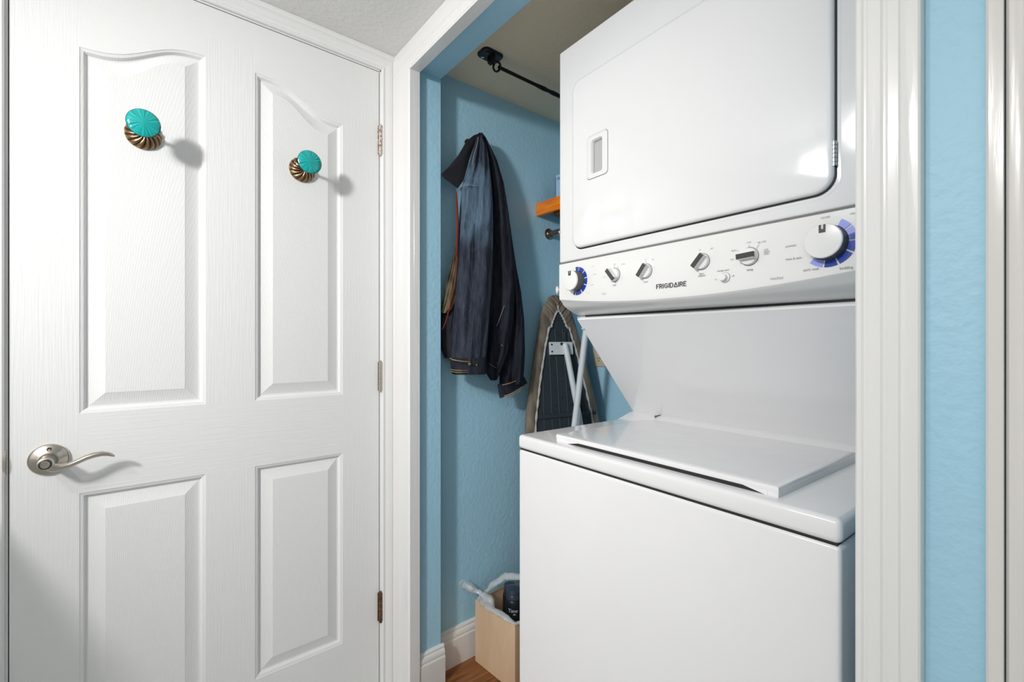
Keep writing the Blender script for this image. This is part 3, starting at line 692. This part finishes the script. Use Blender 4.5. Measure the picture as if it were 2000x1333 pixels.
# white round knob sticking out beside the console (on the dryer's left flank)
Rw = Matrix.Rotation(TH, 3, 'Z')
kp = Rw @ Vector((LX0, .868, .142+H))
wk = thing('magnet_knob', kp, 'small round white knob on the left side of the dryer console', 'knob')
lathe('knob_stem', [(.0045, -.001), (.0036, .008), (.0036, .042)], kp, Rw @ Vector((-1, 0, 0)), M['beige'], wk, 14)
lathe('knob_head', [(.004, -.006), (.0105, -.005), (.0118, -.002), (.0105, .001), (.0055, .0028), (.0004, .0032)], kp+Rw @ Vector((-.042, 0, 0)), Rw @ Vector((-1, -1.2, 0)), M['plastic'], wk, 24)

# ================================================================== THINGS IN THE CLOSET
# ---- black rod hung under the closet ceiling
ro = Vector((-1.165, .868, .915+H))
rd = thing('ceiling_rod', ro, 'black iron rod hanging from a bracket on the closet ceiling', 'rod')
bm = bmesh.new(); q = rrect(-1.2, -1.146, .828, .905, .016, 5)
add_loops(bm, [[Vector((x, y, .9152+H)) for x, y in q], [Vector((x, y, .909+H)) for x, y in q], [Vector(((x+1.173)*.9-1.173, (y-.8665)*.9+.8665, .906+H)) for x, y in q]])
emit('ceiling_plate', bm, M['black'], rd, 30)
for x, y in ((-1.187, .846), (-1.160, .846)): lathe('screw', [(.005, 0), (.005, .002), (.0002, .0035)], (x, y, .906+H), (0, 0, -1), M['chrome'] if x < -1.17 else M['nickel_dark'], rd, 12)
bm = bmesh.new()
add_tube(bm, [(-1.163, .868, .908+H), (-1.163, .870, .893+H), (-1.163, .874, .884+H)], .007, 10)
add_tube(bm, [(-1.163+.013*math.cos(a)*.5, .885+.0015*math.sin(a)+.013*math.cos(a)*.7, .878+H+.016*math.sin(a)) for a in [2*math.pi*k/20 for k in range(20)]], .0036, 8, True)
add_tube(bm, [(-1.184, .872, .906+H), (-1.184, .874, .897+H), (-1.182, .876, .890+H)], [.008, .009, .005], 10)
emit('swivel_ring', bm, M['black'], rd, 50)
bm = bmesh.new(); pts = [(-1.160, .890+i*.022, .877+H) for i in range(32)]
add_tube(bm, pts, [.0058 if i < 8 else .0058+.0022*abs(math.sin(i*1.25)) for i in range(32)], 10)
emit('rod', bm, M['black'], rd, 50)
# ---- shelf over the clothes rail
sy = 1.2324; sz = .5517+H
sh = thing('closet_shelf', (-1.36, sy, sz-.05), 'orange stained wooden shelf in the closet beside the dryer', 'shelf')
box('front_board', -1.3595, -.93, sy, sy+.020, sz-.0505, sz, M['orange'], sh, .002)
box('shelf_board', -1.3595, -.93, sy+.020, 1.5495, sz-.030, sz-.002, M['shelf_under'], sh)
for x in (-1.285, -1.02): box('bracket', x, x+.06, sy+.021, sy+.20, sz-.062, sz-.030, M['rust'], sh, .002)
# ---- clothes rail
fz = .4395+H; fyy = 1.302
cr = thing('clothes_rail', (-1.36, fyy, fz), 'bronze clothes rail under the orange shelf', 'rail')
lathe('flange', [(.022, 0), (.022, .003), (.016, .006), (.0125, .012), (.0125, .016)], (-1.36, fyy, fz), (1, 0, 0), M['rod'], cr, 24)
tube('rail', [(-1.352, fyy, fz), (-.945, fyy, fz)], .0105, M['rod'], cr, 18)
lathe('flange', [(.022, 0), (.022, .003), (.016, .006), (.0125, .012), (.0125, .016)], (-.943, fyy, fz), (-1, 0, 0), M['rod'], cr, 24)
tube('rail_ring', [(-1.285, fyy+.0135*math.cos(a), fz-.006+.0175*math.sin(a)) for a in [2*math.pi*k/18 for k in range(18)]], .0026, M['chrome'], cr, 8, True)
# ---- pale blue carton on the shelf
by = sy+.055; ct = thing('carton', (-1.24, by+.06, sz-.002), 'pale blue cardboard carton standing on the orange shelf', 'box')
box('carton_body', -1.3035, -1.16, by, by+.10, sz-.002, sz+.1095, M['card'], ct, .001)
box('carton_label', -1.2950, -1.19, by-.0008, by+.0004, sz+.0885, sz+.0985, M['shelf_under'], ct)
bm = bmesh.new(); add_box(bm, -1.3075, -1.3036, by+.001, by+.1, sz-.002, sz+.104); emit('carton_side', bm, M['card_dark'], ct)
# ---- socket plate on the back wall
op = thing('socket_plate', (-1.295, YBK, .976+H), 'beige wall socket plate low on the closet back wall', 'socket')
box('face_plate', -1.3335, -1.2615, YBK-.006, YBK, -.1115+H, .0035+H, M['beige'], op, .003, 3)
for z in (-.079, -.029):
    lathe('receptacle', [(.0165, 0), (.0165, .0015), (.0150, .002), (.0004, .002)], (-1.2975, YBK-.0055, z+H), (0, -1, 0), M['beige'], op, 24)
    bm = bmesh.new()
    for dx in (-.006, .006): add_box(bm, -1.2975+dx-.0011, -1.2975+dx+.0011, YBK-.0082, YBK-.007, z+H, z+H+.008)
    add_lathe(bm, [(.0025, 0), (.0025, .0012), (.0003, .0013)], (-1.2975, YBK-.007, z-.007+H), (0, -1, 0), 10)
    emit('slots', bm, M['dark'], op)

# ---- ironing board standing on its broad end against the side wall
IB = thing('ironing_board', (-1.19, 1.28, 0), 'ironing board with taupe cover leaning upright against the closet wall', 'ironing board')
ang = math.radians(13); wdir = Vector((math.sin(ang), math.cos(ang), 0))
top = Vector((-1.332, 1.312, .182+H)); lean = math.radians(6.5)
down = Vector((math.cos(ang)*math.sin(lean), -math.sin(ang)*math.sin(lean), -math.cos(lean))); nrm = wdir.cross(down)
if nrm.x < 0: nrm = -nrm
def ibp(s, t, h=0): return top+down*s+wdir*t+nrm*h
SL = (top.z-.012)/math.cos(lean)
def hw(s):
    T = [(0, .0), (.004, .018), (.012, .031), (.03, .046), (.055, .060), (.09, .075), (.16, .094), (.225, .110), (.34, .137), (.48, .164), (.62, .180), (.8, .186), (1.2, .186), (1.29, .180), (SL, .165)]
    for (a, b), (c_, d_) in zip(T, T[1:]):
        if a <= s <= c_: return b+(d_-b)*(s-a)/(c_-a)
    return T[-1][1]
ss = [0, .004, .012, .02, .03, .042, .055, .072, .09, .12, .16, .2, .25, .3, .36, .42, .48, .56, .64, .75, .9, 1.05, 1.2, 1.27, SL]
outline = [(s, -hw(s)) for s in ss]+[(s, hw(s)) for s in reversed(ss[1:])]
def ring(d, h):        # outline shrunk towards the axis by d
    r = []
    for s, t in outline:
        k = max(0, abs(t)-d); r.append(ibp(max(s, 0)+(d*1.15 if s < .10 else d*.3*(1 if s < .2 else 0)) if s < SL-.02 else s-d, math.copysign(k, t) if k else 0, h))
    return r
bm = bmesh.new(); add_loops(bm, [ring(.006, .012), ring(.006, .002), ring(.006, .0)], True, True); emit('board_deck', bm, M['board_metal'], IB, 30)
# fabric cover wrapped over the rim, gathered at the nose
bm = bmesh.new(); rows = []
CV = [(.0, -.004, 0), (-.004, .004, .2), (.000, .013, .5), (.010, .018, .9), (.022, .0185, 1), (.034, .0165, 1)]
for d, h, g in CV:
    lp = []
    for i, ((s, t), p) in enumerate(zip(outline, ring(d, h))):
        gather = g*(.0035*math.sin(i*2.4)) if s < .12 else g*.0012*math.sin(i*1.7)
        lp.append(p+nrm*gather)
    rows.append(lp)
def densify(lp, k=4): # spline between the points so the gathers show
    out = []; n = len(lp)
    for i in range(n):
        p0, p1, p2, p3 = lp[i-1], lp[i], lp[(i+1) % n], lp[(i+2) % n]
        for j in range(k):
            t = j/k; out.append(.5*((2*p1)+(p2-p0)*t+(2*p0-5*p1+4*p2-p3)*t*t+(3*p1-p0-3*p2+p3)*t**3))
    return out
rows = [densify(r) for r in rows]
for ri, r in enumerate(rows):
    for i, p in enumerate(r):
        sdist = (top-p).length
        if sdist < .14 and ri > 1: r[i] = p+nrm*(.0035*math.sin(i*1.55))*(1-sdist/.16)
add_loops(bm, rows, True, False); back = [bm.verts.new(p) for p in rows[0]]; bm.faces.new(back)
bmesh.ops.remove_doubles(bm, verts=bm.verts, dist=1e-5)
emit('fabric_cover', bm, M['cover'], IB, 60)
el = densify(ring(.036, .0165), 4); el = [p+nrm*.0012*math.sin(i*2.1) for i, p in enumerate(el)]
tube('elastic_edge', el, [.0042+.0014*math.sin(i*1.9) for i in range(len(el))], M['elastic'], IB, 7, True)
# ribs and holes of the pressed metal deck
bm = bmesh.new()
for t in (-.085, -.05, -.018, .018, .05, .085):
    s0 = .09+abs(t)*2.6; 
    add_tube(bm, [ibp(s0, t, .0122), ibp(1.2, t*1.35, .0122)], .0020, 6)
add_box_pts = [ibp(.470, -.150, .012), ibp(.470, .150, .012), ibp(.486, .150, .012), ibp(.486, -.150, .012)]
add_loops(bm, [add_box_pts, [p+nrm*.006 for p in add_box_pts]])
emit('deck_rib', bm, M['board_metal'], IB, 40)
bm = bmesh.new()
for s in [.10+i*.031 for i in range(16)]:
    for j, t in enumerate((-.034, 0.0, .034)):
        if abs(t) < hw(s)-.05 and (int(s*1000)//31+j) % 2 == 0: add_lathe(bm, [(.0032, .0), (.0032, .0006), (.0004, .0006)], ibp(s, t, .0122), nrm, 8)
o = emit('vent_hole', bm, M['gasket_shade'], IB); o['kind'] = 'stuff'
# white bracket and two tubular legs
bm = bmesh.new(); b0 = [ibp(.190, -.052, .014), ibp(.190, .052, .014), ibp(.240, .052, .014), ibp(.240, -.052, .014)]
add_loops(bm, [b0, [p+nrm*.012 for p in b0]])
for t in (.0,): pass
emit('leg_bracket', bm, M['white_tube'], IB)
for s, t in ((.2, -.046), (.228, -.046), (.198, .0)): lathe('bracket_bolt', [(.0035 if t else .006, 0), (.0035 if t else .006, .0015), (.0004, .0016)], ibp(s, t, .0262), nrm, M['gasket_shade'], IB, 10)
tube('leg', [ibp(.198, .012, .032), ibp(.25, .018, .036), ibp(.46, .042, .048), ibp(.8, .08, .06), ibp(1.25, .13, .066)], [.0105, .0115, .0115, .0115, .0115], M['white_tube'], IB, 16)
A = at_x(1147, 622, -1.155); B_ = at_x(1122, 832, -1.185)
tube('leg', [A+(A-B_)*.1, A, B_, B_+(B_-A)*1.2], .0118, M['white_tube'], IB, 16)
for t in (-.03, .02): tube('bracket_pin', [ibp(.150, .036+t*.4, .016), ibp(.195, .036+t*.4, .016)], .003, M['board_metal'], IB, 8)

# ---- plywood bin with its liner and a black bottle
P0, P1 = Vector((-1.3221, .9104, 0)), Vector((-1.1207, .9255, 0)); ex = (P1-P0).normalized(); ey = Vector((-ex.y, ex.x, 0)); W_, D_, HB = (P1-P0).length, .150, .2155
bn = thing('waste_bin', (P0+P1)/2+ey*.1, 'pale plywood bin on the closet floor beside the washer', 'bin')
def bp(a, b, z): return P0+ex*a+ey*b+Vector((0, 0, z))
def slab(name, a0, a1, b0, b1, z0, z1, m):
    bm = bmesh.new(); q = [(a0, b0), (a1, b0), (a1, b1), (a0, b1)]
    add_loops(bm, [[bp(a, b, z0) for a, b in q], [bp(a, b, z1) for a, b in q]])
    bmesh.ops.bevel(bm, geom=list(bm.edges), offset=.0008, segments=1, affect='EDGES'); return emit(name, bm, m, bn)
T_ = .007
slab('side_panel', 0, W_, 0, T_, 0.0005, HB, M['ply']); slab('side_panel', 0, W_, D_-T_, D_, .0005, HB, M['ply'])
slab('side_panel', 0, T_, T_, D_-T_, .0005, HB, M['ply']); slab('side_panel', W_-T_, W_, T_, D_-T_, .0005, HB, M['ply'])
slab('base_panel', T_, W_-T_, T_, D_-T_, .0005, .008, M['ply'])
lb = thing('bin_liner', bp(.1, .1, HB), 'clear crumpled plastic bag lining the plywood bin, knotted at one corner', 'bag')
def crumple(name, pts, radii, flat=.55, n=12, amp=.35):
    dp, dr = [], []
    for i in range(len(pts)-1):
        for j in range(6):
            t = j/6; dp.append(Vector(pts[i]).lerp(Vector(pts[i+1]), t)); dr.append(radii[i]+(radii[i+1]-radii[i])*t)
    dp.append(Vector(pts[-1])); dr.append(radii[-1])
    bm = bmesh.new(); add_tube(bm, dp, dr, n, flat=flat)
    for v in bm.verts:
        v.co += noise.noise_vector(v.co*55)*.006*amp*2
    return emit(name, bm, M['bag'], lb, 60)
crumple('liner_rim', [bp(.012, .006, HB+.006), bp(.05, -.003, HB+.011), bp(.10, -.005, HB+.010), bp(.15, -.003, HB+.010), bp(.198, .002, HB+.004), bp(.204, .02, HB+.004)], [.008, .013, .012, .0115, .008, .005], .7)
crumple('liner_back', [bp(.018, .02, HB+.015), bp(.012, .07, HB+.03), bp(.03, .115, HB+.052), bp(.10, .140, HB+.066), bp(.17, .13, HB+.052), bp(.197, .08, HB+.03), bp(.20, .04, HB+.012)], [.008, .013, .016, .014, .014, .012, .008], .6)
crumple('liner_tail', [bp(.022, .018, HB+.016), bp(.004, .008, HB+.026), bp(-.030, -.008, HB+.040), bp(-.058, -.022, HB+.050), bp(-.070, -.028, HB+.054)], [.007, .010, .016, .023, .013], .75, amp=.8)
crumple('liner_knot', [bp(.015, .010, HB+.012), bp(.035, .012, HB+.022), bp(.062, .012, HB+.020), bp(.085, .012, HB+.006)], [.008, .016, .016, .006], .9, amp=.7)
bo = bp(.112, .080, .009)
bt = thing('bottle', bo, 'black bottle with white lettering standing in the plywood bin', 'bottle')
lathe('bottle_body', [(.024, 0), (.027, .003), (.0275, .02), (.0275, .217), (.0262, .225), (.0245, .228), (.022, .229)], bo, (0, 0, 1), M['can'], bt, 36)
lathe('bottle_cap', [(.0240, .2285), (.0258, .2300), (.0258, .243), (.0245, .2450), (.0258, .2465), (.0258, .255), (.0238, .2625), (.019, .2645), (.0005, .265)], bo, (0, 0, 1), M['can_cap'], bt, 36)
vw = Vector((bo.x, bo.y, 0)).normalized(); vr = Vector((vw.y, -vw.x, 0))
def wrap_text(s, size, z, dx):
    c = bpy.data.curves.new('t', 'FONT'); c.body = s; c.size = size; c.align_x = 'CENTER'; c.resolution_u = 3
    o = bpy.data.objects.new('t', c); S.collection.objects.link(o)
    me = bpy.data.meshes.new_from_object(o.evaluated_get(bpy.context.evaluated_depsgraph_get())); bpy.data.objects.remove(o)
    bm = bmesh.new(); bm.from_mesh(me)
    for v in bm.verts:
        a = (v.co.x+dx)/.0277; v.co = Vector(bo)+Vector((0, 0, z+v.co.y))-vw*.0278*math.cos(a)+vr*.0278*math.sin(a)
    emit('lettering', bm, M['can_text'], bt)
wrap_text('Time', .0165, .1920, -.003); wrap_text('ac', .011, .183, .003)
b2 = bp(.062, .108, .009)
bt2 = thing('bottle', b2, 'plain black bottle without lettering, half hidden behind the bin bag knot', 'bottle')
lathe('bottle_body', [(.022, 0), (.0245, .003), (.025, .02), (.025, .205), (.0235, .213), (.020, .219)], b2, (0, 0, 1), M['can'], bt2, 32)
lathe('bottle_cap', [(.0205, .2188), (.0215, .2200), (.0215, .242), (.0195, .2455), (.0005, .2465)], b2, (0, 0, 1), M['can_cap'], bt2, 32)

# ================================================================== THE DENIM JACKET
JK = thing('denim_jacket', (XJ+.05, .92, 1.2), 'dark blue denim jacket hanging on the closet side wall', 'jacket')
den_f = denim('faded_denim', srgb(30, 34, 46), srgb(64, 70, 84), srgb(96, 120, 142), .29, .60)
den_d = denim('dark_denim', srgb(20, 22, 31), srgb(46, 50, 62)); den_k = denim('raw_denim', srgb(15, 18, 26), srgb(36, 41, 54))
def jpos(u, v, x): return at_x(u, v, x)
def jloft(name, rows, xc, depth, m, folds=(0, 0), nseg=48, taper=None, back=.35, seed=0, fk=9, smooth=60):
    """rows: (v, uL, uR) outline in the photo; the section faces the doorway."""
    # resample rows finely
    R = []
    for (v0, a0, b0), (v1, a1, b1) in zip(rows, rows[1:]):
        k = max(1, int(abs(v1-v0)/7))
        for j in range(k):
            t = j/k; R.append((v0+(v1-v0)*t, a0+(a1-a0)*t, b0+(b1-b0)*t))
    R.append(rows[-1]); bm = bmesh.new(); loops = []
    vt, vb = rows[0][0], rows[-1][0]
    for v, a, b in R:
        f = (v-vt)/(vb-vt); x = xc(f) if callable(xc) else xc; d = depth(f) if callable(depth) else depth
        c = jpos((a+b)/2, v, x); pl = jpos(a, v, x); pr_ = jpos(b, v, x)
        dirv = Vector((c.x, c.y, 0)); L = dirv.length; dirv.normalize(); wv = Vector((dirv.y, -dirv.x, 0))
        dep = c.dot(Vector((-math.sin(YAW), math.cos(YAW), 0))); ha = (b-a)/2*dep/F_PX*math.cos(math.atan(((a+b)/2-1000)/F_PX))
        lp = []
        for k in range(nseg):
            t = 2*math.pi*k/nseg; ct_, s_ = math.cos(t), math.sin(t)
            dd_ = d*min(1, ha/.03)
            off = dd_*(abs(s_)**.8)*(1 if s_ > 0 else -back)
            fo = 0
            if s_ > 0:
                ph = seed*1.7+math.sin(f*3.1+seed)*1.6
                fo = folds[0]*math.sin(ct_*fk+ph+f*2.2)*s_**.6+folds[1]*math.sin(ct_*fk*2.3-ph*1.4+f*7)*s_**.6
                fo += folds[1]*1.4*noise.noise(Vector((ct_*2.2+seed*3, f*7.5, seed)))*s_**.5
            lp.append(c+wv*ha*ct_-dirv*(off+fo)*1.0)
        loops.append(lp)
    add_loops(bm, loops)
    return emit(name, bm, m, JK, smooth)
# dark far sleeve and back panel
jloft('back_panel', [(261, 934, 942), (272, 930, 951), (290, 928, 960), (313, 926, 971), (357, 926, 984), (418, 928, 994), (450, 930, 997), (519, 932, 1005), (560, 934, 1007), (625, 936, 1003), (688, 938, 993), (722, 944, 980), (743, 958, 970)],
      lambda f: -1.313+.004*f, lambda f: .020+.022*f, den_d, (.009, .005), seed=1, fk=7)
# sleeve at the right with its cuff
jloft('sleeve', [(380, 984, 988), (410, 976, 992), (450, 968, 998), (519, 968, 1008), (572, 972, 1018), (625, 973, 1024), (688, 973, 1025.5), (720, 975, 1024), (742, 975.5, 1022), (750, 975, 1021)],
      lambda f: -1.306, lambda f: .016+.020*f, den_k, (.007, .005), seed=2, fk=6)
# faded near sleeve and front
jloft('front_panel', [(261, 936, 940), (268, 931, 943), (285, 926, 950), (310, 919, 955), (349, 908, 959), (368, 901, 961), (395, 899.5, 962.5), (419, 897, 963), (450, 893, 963.5), (519, 890.5, 963), (575, 887, 960), (625, 884.5, 956), (667, 882, 953), (690, 881, 951), (703, 881, 949)],
      lambda f: -1.288, lambda f: .016+.030*f, den_f, (.006, .0042), seed=3, fk=6)
# dark inside behind the hem on the left, olive lining, red edge
jloft('inside_body', [(560, 872, 892), (600, 862, 892), (640, 860, 892), (680, 861, 893), (700, 868, 896)], -1.330, .008, M['indigo'], (.001, .001), seed=5)
jloft('lining', [(472, 892, 896), (500, 885, 896), (530, 877, 895), (560, 870, 893), (590, 865.5, 888), (604, 863, 882), (612, 862, 874)], -1.318, .010, M['olive'], (.0035, .003), seed=6, fk=5)
bm = bmesh.new(); pp = [at_x(u, v, -1.302) for u, v in ((891, 374), (892, 400), (894, 440), (892, 480), (890.5, 520), (887, 552), (881, 584), (877, 606), (869, 634), (864, 644))]
add_tube(bm, pp, [.0022, .0042, .0045, .0035, .0022, .002, .002, .002, .002, .0012], 8); emit('red_edge', bm, M['red'], JK, 60)
# collar flap pointing left
def flap(name, outl, thick, m):
    bm = bmesh.new(); fr = [at_x(u, v, x) for u, v, x in outl]; bk = [p+Vector((-thick, 0, 0)) for p in fr]
    c = sum(fr, Vector())/len(fr); c2 = c+Vector((.006, 0, 0)); n = len(fr)
    F = [bm.verts.new(p) for p in fr]; G = [bm.verts.new(p) for p in bk]; cf = bm.verts.new(c2); cb = bm.verts.new(c+Vector((-thick, 0, 0)))
    for j in range(n):
        k = (j+1) % n; bm.faces.new((F[j], F[k], cf)); bm.faces.new((G[k], G[j], cb)); bm.faces.new((F[j], G[j], G[k], F[k]))
    bmesh.ops.subdivide_edges(bm, edges=list(bm.edges), cuts=1, smooth=.15)
    return emit(name, bm, m, JK, 50)
flap('collar', [(935, 261, -1.312), (926, 264, -1.311), (917, 271, -1.309), (908, 283, -1.306), (897, 302, -1.303), (880, 323, -1.300), (862.5, 340, -1.298), (869, 347, -1.299), (880, 355, -1.300), (895, 367, -1.300), (906, 352, -1.302), (917, 312, -1.308), (926, 285, -1.311)], .006, M['indigo'])
# hem band and cuffs: folded strips
def band(name, rows, xc, depth, m, seed): return jloft(name, rows, xc, depth, m, (.0008, .0006), seed=seed)
band('hem_band', [(699, 878.5, 950), (706, 879.5, 950.5), (716, 880.5, 950.5), (728, 881.5, 951), (731, 884, 948)], -1.283, .042, den_d, 4)
band('hem_band', [(706, 947, 981), (722, 949, 979), (734, 956, 972), (743, 962, 966)], -1.300, .030, den_k, 7)
def tilted(name, top_l, top_r, bot_r, bot_l, x, depth, m):
    bm = bmesh.new(); loops = []
    for i in range(5):
        f = i/4; a = Vector(top_l).lerp(Vector(bot_l), f); b = Vector(top_r).lerp(Vector(bot_r), f); lp = []
        for k in range(32):
            t = 2*math.pi*k/32; q = a.lerp(b, .5-.5*math.cos(t)); p = at_x(q.x, q.y, x); d = Vector((p.x, p.y, 0)).normalized()
            s_ = math.sin(t); lp.append(p-d*(depth*abs(s_)**.8*(1 if s_ > 0 else -.4)+.0012*math.sin(k*1.9)*(s_ > 0)))
        loops.append(lp)
    add_loops(bm, loops); return emit(name, bm, m, JK, 60)
tilted('cuff', (971.5, 752), (1024, 736), (1030, 748), (976, 778), -1.300, .036, den_d)
tilted('waist_tab', (925, 712), (950, 703), (952, 727), (926, 728), -1.273, .036, den_d)
# stitching
def stitch(uv, x, r=.0009, m='thread'):
    bm = bmesh.new(); add_tube(bm, [at_x(u, v, x) for u, v in uv], r, 5); return emit('stitching', bm, M[m], JK)
def line(a, b, n=8): return [(a[0]+(b[0]-a[0])*i/n, a[1]+(b[1]-a[1])*i/n) for i in range(n+1)]
XS = -1.2365
def front_arc(uv, x_edge, x_mid, r=.0009, m='thread'):     # follows the bulge of a piece from edge to edge
    n = len(uv); bm = bmesh.new(); pts = []
    for i, (u, v) in enumerate(uv):
        t = i/(n-1); x = x_edge+(x_mid-x_edge)*math.sin(math.pi*t)**.6 if 0 < t < 1 else x_edge
        pts.append(at_x(u, v, x))
    add_tube(bm, pts, r, 5); return emit('stitching', bm, M[m], JK)
front_arc([(879, 700), (884, 703), (892, 704.5), (902, 706), (914, 707), (924, 704), (936, 700), (949, 695)], -1.283, -1.243, .0013)
front_arc([(881, 722), (890, 723.5), (902, 724), (914, 724), (922, 722)], -1.283, -1.243, .0010)
front_arc([(881.5, 726), (890, 727.5), (902, 728), (914, 727.5), (923, 726)], -1.283, -1.243, .0009)
front_arc([(972, 753), (984, 752), (996, 749), (1009, 744), (1024, 736)], -1.300, -1.264, .0013)
front_arc([(975, 773), (988, 773), (1002, 768), (1016, 760), (1029.5, 747)], -1.300, -1.264, .0012)
front_arc([(976, 777), (988, 777), (1002, 772), (1016, 764), (1029.5, 751)], -1.300, -1.264, .0010)
front_arc([(898, 366.5), (906, 362), (916, 361), (928, 362.5), (940, 366), (950, 374), (957, 386)], -1.288, -1.267, .0010, 'thread_pale')
front_arc([(898, 363), (907, 358.5), (916, 357.5), (928, 359), (941, 362)], -1.288, -1.268, .0007, 'thread_pale')
front_arc([(934, 268), (931, 284), (925, 306), (922, 322)], -1.276, -1.268, .0008, 'thread_pale')
front_arc([(960, 552), (956, 600), (950, 648), (944, 690)], -1.268, -1.250, .0007, 'thread_pale')
front_arc([(991, 580), (984, 600), (976, 622), (970, 638)], -1.276, -1.266, .0008, 'thread_pale')
front_arc([(983, 425), (977, 440), (972, 455)], -1.285, -1.282, .0006, 'thread_pale')
front_arc([(979, 427), (975, 440), (971, 450)], -1.285, -1.282, .0006, 'thread_pale')
front_arc([(956, 711), (965, 717), (974, 721)], -1.275, -1.272, .0007, 'thread_pale')
front_arc([(961, 319), (964, 315)], -1.284, -1.284, .0016); front_arc([(989, 653), (986, 660), (984, 668)], -1.27, -1.266, .0008, 'thread_pale')
front_arc([(979, 674), (983, 677)], -1.262, -1.262, .0012)
front_arc([(937, 682), (941, 685)], -1.252, -1.252, .0012)
for u, v, x, r in ((917, 711, -1.234, .0042), (931, 713, -1.232, .0026)):
    p = at_x(u, v, x); d = -Vector((p.x, p.y, 0)).normalized()
    lathe('button', [(r, 0), (r, .0012), (r*.7, .0020), (.0004, .0016)], p, d, M['bronze'], JK, 16)
# hook carrying it
hk = thing('wall_hook', (XJ, .905, .70+H), 'dark metal hook behind the jacket collar on the closet side wall', 'hook')
lathe('hook_plate', [(.014, 0), (.014, .003), (.004, .004)], (XJ, .905, .705+H), (1, 0, 0), M['nickel_dark'], hk, 18)
tube('hook_arm', [(XJ+.002, .905, .705+H), (XJ+.03, .905, .698+H), (XJ+.045, .905, .700+H), (XJ+.052, .905, .706+H)], .0038, M['nickel_dark'], hk, 10)
